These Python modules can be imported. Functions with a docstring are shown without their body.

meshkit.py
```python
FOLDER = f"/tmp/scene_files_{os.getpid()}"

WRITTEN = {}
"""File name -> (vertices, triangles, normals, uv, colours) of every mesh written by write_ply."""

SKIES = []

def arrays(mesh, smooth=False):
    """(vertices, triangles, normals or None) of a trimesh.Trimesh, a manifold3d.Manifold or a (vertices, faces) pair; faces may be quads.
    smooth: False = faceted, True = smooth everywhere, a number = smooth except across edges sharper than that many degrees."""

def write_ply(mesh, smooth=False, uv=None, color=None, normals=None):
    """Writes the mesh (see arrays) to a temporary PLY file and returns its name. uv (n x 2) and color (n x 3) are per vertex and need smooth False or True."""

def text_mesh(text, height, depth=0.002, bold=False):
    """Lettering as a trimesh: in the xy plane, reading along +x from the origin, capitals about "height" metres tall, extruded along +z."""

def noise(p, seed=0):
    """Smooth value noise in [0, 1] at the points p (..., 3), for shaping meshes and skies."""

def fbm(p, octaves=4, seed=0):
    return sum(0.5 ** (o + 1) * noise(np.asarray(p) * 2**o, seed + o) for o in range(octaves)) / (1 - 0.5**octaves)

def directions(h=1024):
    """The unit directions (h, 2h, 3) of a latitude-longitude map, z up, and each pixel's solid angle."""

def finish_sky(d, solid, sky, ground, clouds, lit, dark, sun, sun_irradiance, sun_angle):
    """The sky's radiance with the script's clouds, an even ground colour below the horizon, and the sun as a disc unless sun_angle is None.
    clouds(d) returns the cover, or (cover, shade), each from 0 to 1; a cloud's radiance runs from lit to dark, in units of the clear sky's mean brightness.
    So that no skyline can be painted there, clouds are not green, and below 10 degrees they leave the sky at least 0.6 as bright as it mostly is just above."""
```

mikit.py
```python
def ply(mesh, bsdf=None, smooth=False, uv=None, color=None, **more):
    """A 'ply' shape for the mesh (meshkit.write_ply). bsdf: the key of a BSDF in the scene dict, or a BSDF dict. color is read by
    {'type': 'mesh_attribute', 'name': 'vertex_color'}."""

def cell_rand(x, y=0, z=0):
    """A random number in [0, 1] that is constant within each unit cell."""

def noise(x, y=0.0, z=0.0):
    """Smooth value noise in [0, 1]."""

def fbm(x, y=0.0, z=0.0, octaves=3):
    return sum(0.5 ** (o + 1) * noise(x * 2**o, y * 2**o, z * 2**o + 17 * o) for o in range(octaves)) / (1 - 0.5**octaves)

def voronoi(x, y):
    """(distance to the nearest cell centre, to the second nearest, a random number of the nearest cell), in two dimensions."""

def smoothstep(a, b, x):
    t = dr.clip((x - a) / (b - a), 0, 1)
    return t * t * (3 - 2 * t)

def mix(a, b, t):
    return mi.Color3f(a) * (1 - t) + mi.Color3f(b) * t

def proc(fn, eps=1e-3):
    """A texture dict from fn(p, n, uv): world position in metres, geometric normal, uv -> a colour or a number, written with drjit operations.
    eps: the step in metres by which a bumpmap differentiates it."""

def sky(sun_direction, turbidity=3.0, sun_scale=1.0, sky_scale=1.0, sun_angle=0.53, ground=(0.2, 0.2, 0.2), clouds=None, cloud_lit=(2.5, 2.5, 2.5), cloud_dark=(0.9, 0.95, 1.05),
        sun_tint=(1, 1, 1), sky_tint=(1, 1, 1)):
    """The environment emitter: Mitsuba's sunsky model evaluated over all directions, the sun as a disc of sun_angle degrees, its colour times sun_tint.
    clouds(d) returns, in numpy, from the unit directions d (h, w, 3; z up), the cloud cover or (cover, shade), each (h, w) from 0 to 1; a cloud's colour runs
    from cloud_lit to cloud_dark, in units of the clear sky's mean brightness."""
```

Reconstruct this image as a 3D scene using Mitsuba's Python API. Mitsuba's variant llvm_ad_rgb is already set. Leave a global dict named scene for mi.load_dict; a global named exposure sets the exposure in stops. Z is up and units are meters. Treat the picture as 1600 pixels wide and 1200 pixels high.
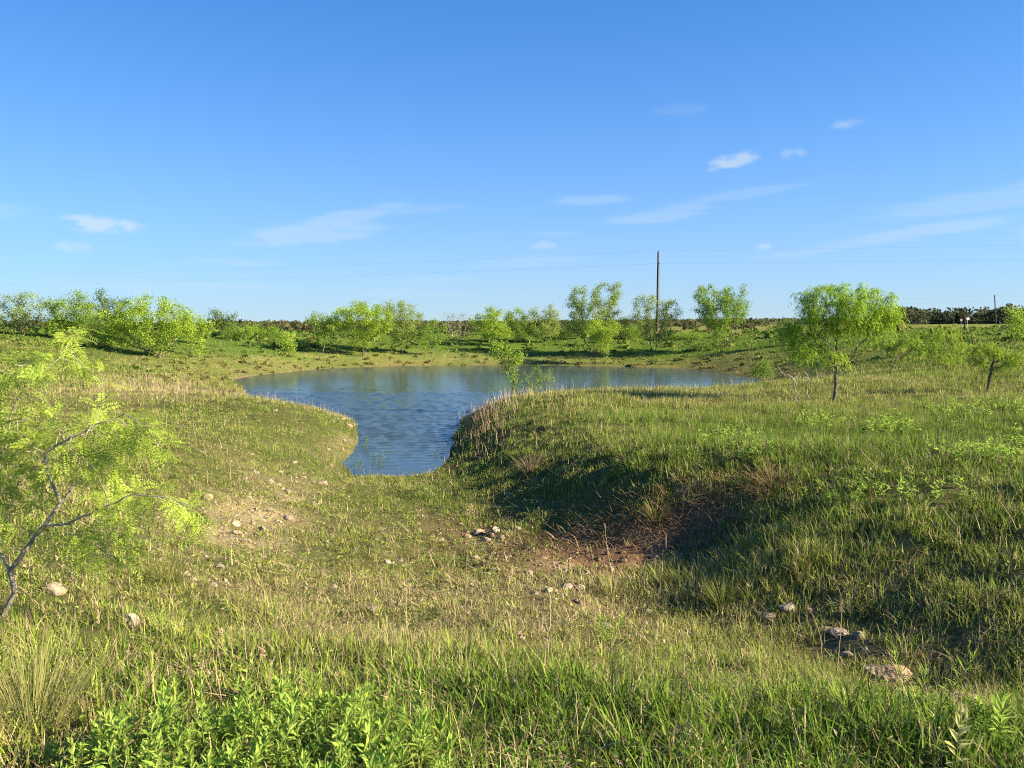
import math
import numpy as np, trimesh, mitsuba as mi, drjit as dr, mikit, meshkit
from scipy.interpolate import RBFInterpolator
from scipy.ndimage import map_coordinates, distance_transform_edt
from scipy.spatial import cKDTree

T = mi.ScalarTransform4f
scene, labels = {}, {}

# ------------------------------------------------------------------ camera, sky, exposure
CAM = np.array([0.0, 0.0, 3.5])
PITCH = math.radians(4.6)
F = 1155.0
FWD = np.array([0, math.cos(PITCH), -math.sin(PITCH)])
UP = np.array([0, math.sin(PITCH), math.cos(PITCH)])
scene['camera'] = {'type': 'perspective', 'fov': math.degrees(2 * math.atan(800 / F)), 'fov_axis': 'x', 'near_clip': 0.05, 'far_clip': 20000.0,
                   'to_world': T().look_at(origin=CAM.tolist(), target=(CAM + FWD).tolist(), up=[0, 0, 1])}
exposure = 2.75


def ray(px, py):
    """Direction with unit depth along +y through a point of the 1600 x 1200 view."""
    d = FWD + np.array([1.0, 0, 0]) * (px - 800) / F - UP * (py - 600) / F
    return d / d[1]


def at(px, py, y):
    return CAM + ray(px, py) * y


def on_z(px, py, z):
    d = ray(px, py)
    return CAM + d * ((z - CAM[2]) / d[2])


SUN_AZ, SUN_EL = math.radians(105), math.radians(25)
sun = [math.sin(SUN_AZ) * math.cos(SUN_EL), math.cos(SUN_AZ) * math.cos(SUN_EL), math.sin(SUN_EL)]

# small clouds low over the horizon: centre, half width, half height (in view units), strength, slant, kind (0 puff, 1 wisp)
CLOUDS = [(158, 350, 62, 13, .85, 0.0, 0), (115, 385, 26, 9, .45, 0, 0), (422, 369, 26, 8, .5, 0, 0), (490, 365, 90, 16, .85, .12, 1),
          (560, 335, 75, 10, .75, .2, 1), (650, 328, 70, 6, .35, .1, 1), (1145, 252, 42, 12, .75, .15, 0), (1325, 193, 24, 7, .45, 0, 0), (1060, 172, 40, 8, .2, 0, 1),
          (1240, 240, 20, 8, .35, 0, 0), (920, 312, 55, 8, .6, 0, 1), (1030, 338, 75, 10, .6, .12, 1), (1150, 305, 110, 7, .4, .13, 1),
          (1440, 362, 110, 9, .75, .12, 1), (1330, 380, 120, 7, .4, .15, 1), (1540, 312, 120, 15, .55, .1, 1), (850, 384, 26, 7, .45, 0, 0),
          (1190, 386, 16, 6, .5, 0, 0), (370, 410, 60, 6, .4, 0, 1), (840, 408, 90, 8, .4, .05, 1), (320, 447, 120, 6, .35, 0, 1), (640, 458, 90, 6, .3, 0, 1),
          (160, 448, 70, 6, .3, 0, 1), (690, 436, 60, 5, .25, 0, 1), (860, 365, 40, 5, .3, 0, 1), (1700, 350, 90, 12, .5, .1, 1), (-90, 330, 90, 12, .5, .1, 1)]


def clouds(d):
    az, el = np.arctan2(d[..., 0], d[..., 1]), np.arcsin(np.clip(d[..., 2], -1, 1))
    n1 = meshkit.fbm(np.stack([az * 70, el * 170, az * 0 + 3], -1), 4, 5)
    n2 = meshkit.fbm(np.stack([az * 18 + el * 25, el * 260, az * 0 + 9], -1), 4, 8)
    cover = np.zeros(az.shape)
    for px, py, rx, ry, s, slant, kind in CLOUDS:
        r = ray(px, py)
        a0, e0 = math.atan2(r[0], r[1]), math.asin(r[2] / np.linalg.norm(r))
        u, v = (az - a0) * F / (rx * (1.15 if kind else .85)), (el - e0) * F
        v = (v - slant * (az - a0) * F) / (ry * (1.1 if kind else .9))
        g = np.exp(-(u * u + v * v))
        n = n2 if kind else n1
        c = np.clip((g * (0.1 + 1.9 * n) - 0.30) * 2.3, 0, 1)
        cover = np.maximum(cover, s * c * (0.36 if kind else 0.68))
    veil = .73 * np.exp(-np.maximum(el, 0) / .15)          # haze whitening the low sky all round
    cover = veil + (1 - veil) * cover
    # thin cloud elsewhere over the low sky, the same all round
    low = np.exp(-((el - 0.07) / 0.05) ** 2) * np.clip(n2 - 0.5, 0, 1) * 0.6
    return np.maximum(cover, low), 0.25 * np.ones(az.shape)


scene['sky'] = mikit.sky(sun, turbidity=2.6, sun_scale=1.95, sky_scale=.9, sky_tint=(0.215, 0.67, 1.27), sun_tint=(0.93, 1.0, 1.05), clouds=clouds, cloud_lit=(2.25, 2.6, 2.65), cloud_dark=(1.5, 1.8, 1.9), ground=(0.14, 0.15, 0.06))

# ------------------------------------------------------------------ the lie of the land
PTS = [  # the bank the camera stands on
    (0, -6, 2.0), (-6, -6, 2.1), (6, -6, 2.0), (0, 0, 1.9), (-3, 0, 1.95), (3, 0, 1.9), (6, 0, 1.9), (-7, 0, 2.0), (0, 2.5, 1.74), (-2, 2.6, 1.78), (2, 2.5, 1.68), (4, 2.2, 1.7), (7, 1.5, 1.8),
    (12, 0, 1.9), (-13, 0, 2.0), (20, 0, 2.0), (-24, 0, 2.2), (12, -6, 2), (-14, -6, 2.1),
    (-.8, 3.95, 1.38), (.6, 3.9, 1.40), (1.7, 3.5, 1.38), (3.0, 3.0, 1.44), (5.0, 2.7, 1.55), (-2.4, 4.2, 1.5), (-1.1, 5.9, .93), (.5, 5.8, .95),
    (1.6, 4.6, 1.0), (1.9, 5.4, .76), (2.4, 4.6, .95), (1.2, 5.6, .84), (2.0, 6.2, .58), (3.3, 4.1, .98), (1.4, 6.4, .66), (4.3, 3.7, 1.12), (1.3, 4.0, 1.26), (2.3, 3.8, 1.22), (3.3, 3.4, 1.26),
    # gully, from right and near to the channel floor
    (2.9, 5.5, .66), (3.6, 4.9, .74), (4.6, 4.4, .86), (6, 3.9, 1.02), (8.5, 3.2, 1.25), (2.3, 6.6, .58), (1.7, 7.8, .5), (1.3, 9.2, .42), (.9, 6.9, .72), (0, 8, .58), (-1.5, 8, .6), (.46, 10.6, .36),
    (1.7, 9.5, .44), (2.25, 9.0, .5), (2.6, 9.35, .6),
    # channel floor down to the water
    (-1.7, 10.4, .34), (-.7, 12.8, .2), (-1.9, 13.5, .2), (-3.0, 14, .26), (-1.9, 16.4, .05), (-3.0, 16.5, .06), (-4.1, 16.6, .1), (-2.6, 19, -.18), (-3.2, 21, -.3), (-3.0, 24, -.45),
    # far side of gully and right meadow
    (2.95, 8.1, 1.0), (3.8, 6.2, 1.08), (3.35, 7.1, 1.02), (4.6, 5.4, 1.16), (5.6, 4.9, 1.28), (4.4, 7.0, 1.36), (6.5, 6, 1.5), (2.75, 10.2, 1.1), (3.6, 9.2, 1.22), (1.9, 11.0, 1.05), (1.55, 11.9, 1.1), (1.35, 11.0, .72), (.93, 13.4, .86), (.95, 15.2, 1.03), (.2, 13.4, .42),
    (-.2, 16, .62), (-.9, 16.5, .25), (-.9, 18.5, .3), (-.4, 19.5, .72), (.5, 19, .98), (-1.9, 17.4, 0), (-1.65, 19.5, 0), (-1.7, 22, 0), (-1.75, 25.4, 0), (-.9, 22.5, .6), (-.8, 25.5, .6), (.4, 24, .98), (-.3, 28, .55), (1, 28.0, .85), (-.4, 30.3, 0), (1.5, 31.5, 0),
    (7.4, 12.2, 1.45), (4, 14, 1.25), (10, 8, 1.65), (6.5, 18.9, 1.15), (3, 20, 1.1), (11, 18.2, 1.4), (9.6, 21.9, 1.2), (14.6, 22.7, 1.42), (18, 14, 1.75), (25, 10, 2.0), (25, 24, 1.8), (16.7, 32.6, 1.3), (20.5, 34, 1.5), (24, 35, 1.9),
    (3, 27.5, .95), (5, 28.2, .92), (8, 29, .95), (10.8, 30.5, .98), (5, 32.2, 0), (8.5, 33, 0), (12, 34.5, 0), (14.5, 36, .7), (15.4, 39, 0), (17, 44, 0), (16, 49, 0), (19.5, 41, 1.0), (21, 49, 1.35), (26, 45, 1.8), (37, 56, 2.4), (36, 66, 2.95), (45, 66, 3.0), (40, 40, 2.2), (60, 60, 3.0), (60, 30, 2.4), (60, 0, 2.3),
    # far shore and bank
    (14.8, 57, 0), (10, 61, 0), (5.5, 63, 0), (0, 63.6, 0), (-4, 63.5, 0), (-10.7, 62, 0), (-15.5, 57.5, 0), (-17.0, 53, 0), (-17.7, 46.5, 0),
    (18, 58, 1.0), (12, 66, 1.0), (6, 67.5, .9), (-4, 67.5, .95), (-12, 66, 1.0), (-19, 60, 1.0), (-21, 54.5, 1.0), (-21.5, 47.5, .9), (22, 62, 1.8), (14, 72, 1.85), (4, 73, 1.75), (-6, 73, 1.75), (-15, 71, 1.75), (-24, 63, 1.85), (-28, 55, 1.9), (-19, 44.5, .55),
    (25, 70, 2.5), (12, 80, 2.5), (0, 81, 2.45), (-12, 80, 2.45), (-24, 72, 2.45), (-32, 60, 2.5), (-36, 50, 2.6), (-34, 44, 2.4), (12, 92, 2.1), (-10, 92, 2.1), (-32, 85, 2.1), (35, 90, 2.3), (60, 92, 2.4), (-60, 92, 2.2), (-60, 50, 2.5), (-60, 20, 2.4),
    # left land
    (-14.6, 40, 0), (-12.4, 34.8, 0), (-10.5, 30.8, 0), (-8, 29, 0), (-5.9, 26.9, .03), (-5.4, 25.4, 0), (-4.75, 22.5, 0), (-4.5, 20.9, 0), (-4.3, 18.5, 0), (-6.3, 25.0, .5), (-7.4, 26.0, .62), (-5.6, 22, .55), (-5.4, 19, .5),
    (-9.8, 28, .62), (-12, 29, .7), (-8, 22, .9), (-9.6, 20, 1.0), (-4.9, 17.0, .5), (-4.4, 14, .62), (-4.6, 12.7, .82), (-3.6, 9.3, .76), (-5.8, 14.5, 1.05), (-5.4, 10.5, 1.15), (-7.2, 11.9, 1.42), (-3.6, 5.9, 1.42), (-5, 7.5, 1.5), (-7, 6, 1.8), (-2.6, 6.5, 1.05), (-2.9, 7.8, .92),
    (-12, 14, 1.6), (-19.8, 28, 1.3), (-16, 22, 1.35), (-16, 34, .75), (-22, 38, 1.25), (-26, 33, 1.7), (-32, 38, 2.2), (-20, 14, 1.9), (-30, 22, 2.1), (-23, 43, 1.2), (-27, 47, 1.6),
    # the pond's bed
    (-3.5, 29, -.6), (4, 38, -.9), (0, 45, -1.0), (-8, 40, -.9), (-11.5, 50, -.9), (0, 56, -.8), (9, 48, -.9), (13, 44, -.6), (-3, 34, -.8), (9, 38, -.6), (-12, 42, -.6), (8, 57, -.6), (-8, 57, -.6)]
PTS = np.array(PTS, float)
X0, X1, Y0, Y1, GS = -60.0, 60.0, -6.0, 92.0, 0.25
gx, gy = np.arange(X0, X1 + .01, GS), np.arange(Y0, Y1 + .01, GS)
rbf = RBFInterpolator(PTS[:, :2] / 10, PTS[:, 2], kernel='thin_plate_spline', smoothing=1e-4)
cg = np.stack(np.meshgrid(gx[::2], gy[::2], indexing='ij'), -1)
HC = rbf(cg.reshape(-1, 2) / 10).reshape(cg.shape[:2])
ii = np.stack(np.meshgrid(np.arange(len(gx)) / 2, np.arange(len(gy)) / 2, indexing='ij'))
HG = map_coordinates(HC, ii, order=3, mode='nearest')
WET = HG < 0.0
SD = (distance_transform_edt(~WET) - distance_transform_edt(WET)) * GS     # metres from the water's edge


def grid_lookup(g, x, y, order=1):
    x, y = np.broadcast_arrays(np.asarray(x, float), np.asarray(y, float))
    return map_coordinates(g, [(x.ravel() - X0) / GS, (y.ravel() - Y0) / GS], order=order, mode='nearest').reshape(x.shape)


def sstep(a, b, x):
    t = np.clip((x - a) / (b - a), 0, 1)
    return t * t * (3 - 2 * t)


def fb(x, y, s, octaves=3, seed=0):
    return meshkit.fbm(np.stack([np.asarray(x, float) * s, np.asarray(y, float) * s, np.zeros_like(np.asarray(x, float)) + .37], -1), octaves, seed)


def far_height(x, y):
    r = np.hypot(x, y)
    az = np.arctan2(x, np.maximum(y, 1))
    h = 2.2 + 1.6 * (fb(x, y, .006, 2, 3) - .5) * sstep(80, 300, r)
    h = h + 1.3 * sstep(0.1, 0.6, az) * sstep(60, 300, r)
    return h + (-17 + 24 * sstep(-.55, .30, az) + 16 * fb(x, y, .0011, 3, 4)) * sstep(500, 2600, r)


def height(x, y, fine=True):
    x, y = np.asarray(x, float), np.asarray(y, float)
    inn = np.minimum(np.minimum(x - X0, X1 - x), np.minimum(y - Y0, Y1 - y))
    w = sstep(0, 14, inn)
    h = w * grid_lookup(HG, np.clip(x, X0, X1), np.clip(y, Y0, Y1)) + (1 - w) * far_height(x, y)
    if fine:
        sd = grid_lookup(SD, np.clip(x, X0, X1), np.clip(y, Y0, Y1))
        k = sstep(-.3, 1.6, sd)
        h = h + .20 * (fb(x, y, .55, 3, 14) - .5) * sstep(24, 30, y) * sstep(5, 1.5, np.abs(sd))
        h = h + .34 * (fb(x, y, 1.15, 2, 15) - .5) * np.exp(-((x - 1.0) / 1.5) ** 2 - ((y - 12.5) / 2.6) ** 2)
        h = h + k * (.22 * (fb(x, y, .45, 2, 11) - .5) + (.13 + .07 * sstep(30, 20, np.hypot(x, y))) * (fb(x, y, 1.7, 2, 12) - .5) + .07 * (fb(x, y, 6, 2, 13) - .5) * sstep(40, 15, np.hypot(x, y)))
    return h


def bump(x, y, cx, cy, sx, sy, rot=0.0):
    c, s = math.cos(rot), math.sin(rot)
    u, v = (x - cx) * c + (y - cy) * s, -(x - cx) * s + (y - cy) * c
    return np.exp(-(u / sx) ** 2 - (v / sy) ** 2)


def soil_mask(x, y):
    """0 where grass covers the ground, 1 where it is bare."""
    sd = grid_lookup(SD, np.clip(x, X0, X1), np.clip(y, Y0, Y1))
    n = fb(x, y, .9, 3, 21)
    m = 1.1 * bump(x, y, 1.25, 9.7, 1.1, .75, -.25) + .55 * bump(x, y, 2.6, 9.9, .6, .4)
    m = m + .30 * bump(x, y, 2.5, 6.5, .3, 1.9, .5) + .26 * bump(x, y, 3.6, 4.9, 1.6, .36, -.35)
    m = m + .34 * bump(x, y, -4.0, 12.0, .75, 2.6, .12) + .40 * bump(x, y, -3.7, 9.6, .9, 1.6) + .5 * bump(x, y, -.6, 11.5, .9, 1.3, .5)
    m = m + .45 * bump(x, y, .3, 9.2, 1.3, 1.0) + .4 * bump(x, y, -4.6, 21, .5, 2.5) + .35 * bump(x, y, -13, 24, 2, 1.5) + .4 * bump(x, y, .9, 7.2, .7, .7)
    m = m + .35 * sstep(.5, .1, sd) * (np.asarray(y) > 30) + .10 * sstep(3.5, .5, sd) * (np.asarray(y) > 40)
    p = fb(x, y, 3.1, 2, 22)
    m = m * (.45 + 1.1 * n) * (.55 + .9 * p) * 1.15
    return np.clip(m + .22 * sstep(.55, .8, fb(x, y, 1.9, 3, 23)) * (np.asarray(y) > 4.2), 0, 1)


def dry_mask(x, y):
    sd = grid_lookup(SD, np.clip(x, X0, X1), np.clip(y, Y0, Y1))
    x, y = np.asarray(x, float), np.asarray(y, float)
    d = .36 + 1.1 * (fb(x, y, .22, 3, 31) - .5) + .5 * (fb(x, y, .9, 2, 32) - .5)
    d = d + .16 * sstep(-1.0, -2.4, x) * sstep(5.0, 6.5, y) * sstep(24, 14, y) + .26 * bump(x, y, -.5, 7, 2.6, 2.2)
    d = d + .5 * bump(x, y, -13, 26, 4.5, 3.2) + .35 * bump(x, y, -17, 33, 3, 6)
    d = d + .10 * sstep(4.6, 1.5, sd) * sstep(42, 50, y) - .38 * sstep(4.0, 6.5, sd) * sstep(48, 54, y) * sstep(90, 75, y)
    d = d - .26 * sstep(4.6, 3.2, y) * sstep(-1.2, .2, x) - .12 * bump(x, y, 1.4, 3.2, 3, 1.2) + .25 * (fb(x, y, 2.6, 2, 33) - .5)
    d = d + .25 * sstep(90, 200, np.hypot(x, y))
    d = d + .25 * bump(x, y, 2.4, 9.9, 1.2, .8) + .15 * bump(x, y, 6, 22, 5, 4) - .15 * bump(x, y, 9, 15, 5, 3)
    return np.clip(d, 0, 1)


# ------------------------------------------------------------------ materials
VC = {'type': 'mesh_attribute', 'name': 'vertex_color'}
fbm, noise, mix, ss = mikit.fbm, mikit.noise, mikit.mix, mikit.smoothstep


def ground_color(p, n, uv):
    far = ss(25.0, 70.0, p.y)
    f1, f2, f3 = fbm(p.x * 9, p.y * 9, p.z * 3, 3), fbm(p.x * 1.6, p.y * 1.6, 0.0, 3), noise(p.x * 45, p.y * 45, p.z * 20)
    near_soil = mix(mix((.20, .125, .072), (.095, .065, .042), f1), (.33, .25, .15), ss(.55, .75, f2))
    near_soil = mix(near_soil, (.36, .30, .20), ss(0.8, 2.6, -p.x) * ss(5.0, 7.0, p.y) * .7 * f1 * 1.6)
    thatch = mix(mix((.05, .043, .022), (.12, .095, .052), f3), (.035, .05, .016), ss(.35, .6, f1))
    grassy = mix((.08, .145, .025), (.24, .225, .085), dr.clip(uv.y + .5 * (f2 - .5) + .5 * (f1 - .5), 0, 1))
    c = mix(thatch, grassy, .22 + .7 * far)
    c = mix(c, mix(near_soil, (.17, .125, .07), far), uv.x)
    return c * (.55 + .9 * f3)


scene['ground_bsdf'] = {'type': 'twosided', 'bsdf': {'type': 'diffuse', 'reflectance': mikit.proc(ground_color)}}
scene['leaf_bsdf'] = {'type': 'principledthin', 'base_color': VC, 'roughness': .45, 'spec_trans': 0.0, 'diff_trans': .9, 'eta': 1.4}
scene['blade_bsdf'] = {'type': 'principledthin', 'base_color': VC, 'roughness': .5, 'spec_trans': 0.0, 'diff_trans': .7, 'eta': 1.35}
scene['straw_bsdf'] = {'type': 'twosided', 'bsdf': {'type': 'diffuse', 'reflectance': VC}}


def bark(a, b):
    return {'type': 'twosided', 'bsdf': {'type': 'principled', 'roughness': .85, 'specular': .2,
            'base_color': mikit.proc(lambda p, n, uv: mix(a, b, fbm(p.x * 35, p.y * 35, p.z * 9, 3)))}}


scene['bark_grey'] = bark((.07, .055, .042), (.25, .205, .16))
scene['bark_pale'] = bark((.16, .135, .11), (.40, .36, .30))
scene['bark_dark'] = bark((.05, .04, .033), (.17, .14, .11))
scene['bark_dead'] = bark((.22, .20, .18), (.50, .46, .40))
scene['timber'] = bark((.05, .042, .036), (.13, .105, .085))
scene['steel'] = {'type': 'twosided', 'bsdf': {'type': 'principled', 'base_color': {'type': 'rgb', 'value': [.07, .06, .055]}, 'roughness': .6, 'metallic': .3}}
scene['white_paint'] = {'type': 'twosided', 'bsdf': {'type': 'principled', 'base_color': {'type': 'rgb', 'value': [.8, .8, .8]}, 'roughness': .4}}
scene['cable'] = {'type': 'twosided', 'bsdf': {'type': 'principled', 'base_color': {'type': 'rgb', 'value': [.12, .12, .12]}, 'roughness': .6}}


def rock_color(p, n, uv):
    a = fbm(p.x * 11, p.y * 11, p.z * 11, 4)
    c = mix((.17, .145, .11), (.36, .31, .24), ss(.3, .7, a))
    c = mix(c, (.16, .135, .10), ss(.58, .72, fbm(p.x * 26 + 3, p.y * 26, p.z * 26, 3)) * .8)
    return mix(c, (.40, .27, .14), ss(.55, .75, fbm(p.x * 4, p.y * 4, p.z * 4 + 8, 2)) * .5)


scene['rock_bsdf'] = {'type': 'twosided', 'bsdf': {'type': 'bumpmap', 'arbitrary': mikit.proc(lambda p, n, uv: fbm(p.x * 40, p.y * 40, p.z * 40, 4), .003), 'scale': .015,
                      'bsdf': {'type': 'diffuse', 'reflectance': mikit.proc(rock_color)}}}
scene['water_bsdf'] = {'type': 'twosided', 'bsdf': {'type': 'roughplastic', 'diffuse_reflectance': {'type': 'rgb', 'value': [.036, .056, .064]}, 'int_ior': 1.333, 'alpha': .02, 'distribution': 'ggx'}}


def put(key, mesh, bsdf, smooth=False, color=None, uv=None):
    n, base = 0, key
    while key in scene:
        n += 1
        key = f'{base}_{n:03d}'
    scene[key] = mikit.ply(mesh, bsdf, smooth, uv=uv, color=color)
    return key


def free(name):
    k, n = name, 0
    while k in labels or k in scene:
        n += 1
        k = f'{name}_{n:03d}'
    return k


def tag(key, label, category=None, group=None, kind=None):
    labels[key] = {'label': label}
    if category:
        labels[key]['category'] = category
    if group:
        labels[key]['group'] = group
    if kind:
        labels[key]['kind'] = kind


# ------------------------------------------------------------------ ground, water, hills
def spaced(lo, hi, mid, fine, grow):
    def side(end):
        out, s = [0.0], fine
        while out[-1] < end:
            out.append(out[-1] + s)
            s = max(fine, out[-1] * grow)
        return np.array(out)
    a, b = side(hi - mid), side(mid - lo)
    return np.concatenate([mid - b[:0:-1], mid + a])


def sheet(xs, ys):
    i, j = np.meshgrid(np.arange(len(xs) - 1), np.arange(len(ys) - 1), indexing='ij')
    k = len(ys)
    q = np.stack([i * k + j, (i + 1) * k + j, (i + 1) * k + j + 1, i * k + j + 1], -1).reshape(-1, 4)
    return np.vstack([q[:, [0, 1, 2]], q[:, [0, 2, 3]]])


xs, ys = spaced(-4200, 4200, .5, .125, .028), spaced(-60, 4200, 6.5, .125, .030)
gX, gY = np.meshgrid(xs, ys, indexing='ij')
gZ = height(gX.ravel(), gY.ravel())
gv = np.column_stack([gX.ravel(), gY.ravel(), gZ])
guv = np.column_stack([soil_mask(gv[:, 0], gv[:, 1]), dry_mask(gv[:, 0], gv[:, 1])])
put('ground', (gv, sheet(xs, ys)), 'ground_bsdf', True, uv=guv)
tag('ground', 'grassy pasture ground sloping down through a gully to the pond', kind='structure')

wx, wy = np.arange(-20, 18, .085), np.concatenate([np.arange(15.5, 38, .08), np.arange(38, 66, .25)])
wX, wY = np.meshgrid(wx, wy, indexing='ij')
wf = sheet(wx, wy)
fx, fy = wX.ravel(), wY.ravel()
rough = sstep(17.0, 23, fy) * sstep(47, 36, fy) * (.15 + 1.5 * fb(fx, fy, .16, 2, 41))
calm = .07 * sstep(54, 42, fy) * sstep(15, 19, fy)
wz = np.zeros(len(fx))
rw = np.random.default_rng(7)
for k in range(26):
    lam = rw.uniform(.26, .52)
    ang = rw.normal(math.pi / 2 + .25, .75)
    wz += .0066 * lam * np.sin((fx * math.cos(ang) + fy * math.sin(ang)) * 2 * math.pi / lam + rw.uniform(0, 7) + 4.5 * fb(fx, fy, .45, 2, 50 + k))
wz *= rough + calm
keep = (grid_lookup(HG, fx, fy) < .35)
wf = wf[keep[wf].all(1)]
water = trimesh.Trimesh(np.column_stack([fx, fy, wz]), wf, process=False)
water.remove_unreferenced_vertices()
put('water', water, 'water_bsdf', True)
tag('water', 'blue rippled water of the small pond and its narrow inlet', kind='structure')


# ------------------------------------------------------------------ grass
def blades(root, hgt, wid, lean, az, curl, col, rows):
    """Tapered blades. root (n,3); lean from upright in radians, az heading of the lean; rows of cross sections before the tip."""
    n = len(root)
    t = np.arange(rows) / rows
    t = np.append(t, 1.0)
    dirh = np.stack([np.cos(az), np.sin(az), np.zeros(n)], -1)
    ang = lean[:, None] + curl[:, None] * t[None]
    seg = hgt[:, None] / rows
    dx, dz = np.sin(ang) * seg, np.cos(ang) * seg
    ox = np.concatenate([np.zeros((n, 1)), np.cumsum(dx[:, :-1], 1)], 1)
    oz = np.concatenate([np.zeros((n, 1)), np.cumsum(dz[:, :-1], 1)], 1)
    c = root[:, None] + dirh[:, None] * ox[..., None] + np.array([0, 0, 1.0]) * oz[..., None]
    tw = az + np.random.default_rng(n).uniform(-.9, .9, n) + math.pi / 2
    side = np.stack([np.cos(tw), np.sin(tw), np.zeros(n)], -1)
    w = wid[:, None] * (1 - .75 * t[None, :-1] ** 1.5) * .5
    lft, rgt = c[:, :-1] - side[:, None] * w[..., None], c[:, :-1] + side[:, None] * w[..., None]
    v = np.concatenate([np.stack([lft, rgt], 2).reshape(n, -1, 3), c[:, -1:]], 1)
    k = 2 * rows + 1
    f = []
    for r in range(rows - 1):
        f += [[2 * r, 2 * r + 1, 2 * r + 3], [2 * r, 2 * r + 3, 2 * r + 2]]
    f.append([2 * rows - 2, 2 * rows - 1, 2 * rows])
    f = (np.array(f)[None] + (np.arange(n) * k)[:, None, None]).reshape(-1, 3)
    return v.reshape(-1, 3), f, np.repeat(col, k, axis=0)


def join(parts):
    v, f, c, o = [], [], [], 0
    for a, b, k in parts:
        v.append(a)
        f.append(b + o)
        c.append(k)
        o += len(a)
    return np.vstack(v), np.vstack(f), np.vstack(c)


def spots(rng, n, d0, d1, power, spread=.80):
    """Random places on the land before the camera, their density falling with distance as d^-power."""
    u = rng.uniform(size=n)
    k = 2 - power
    d = (d0 ** k + u * (d1 ** k - d0 ** k)) ** (1 / k) if abs(k) > 1e-6 else d0 * (d1 / d0) ** u
    a = rng.uniform(-spread, spread, n)
    return d * np.sin(a), d * np.cos(a), d


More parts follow.
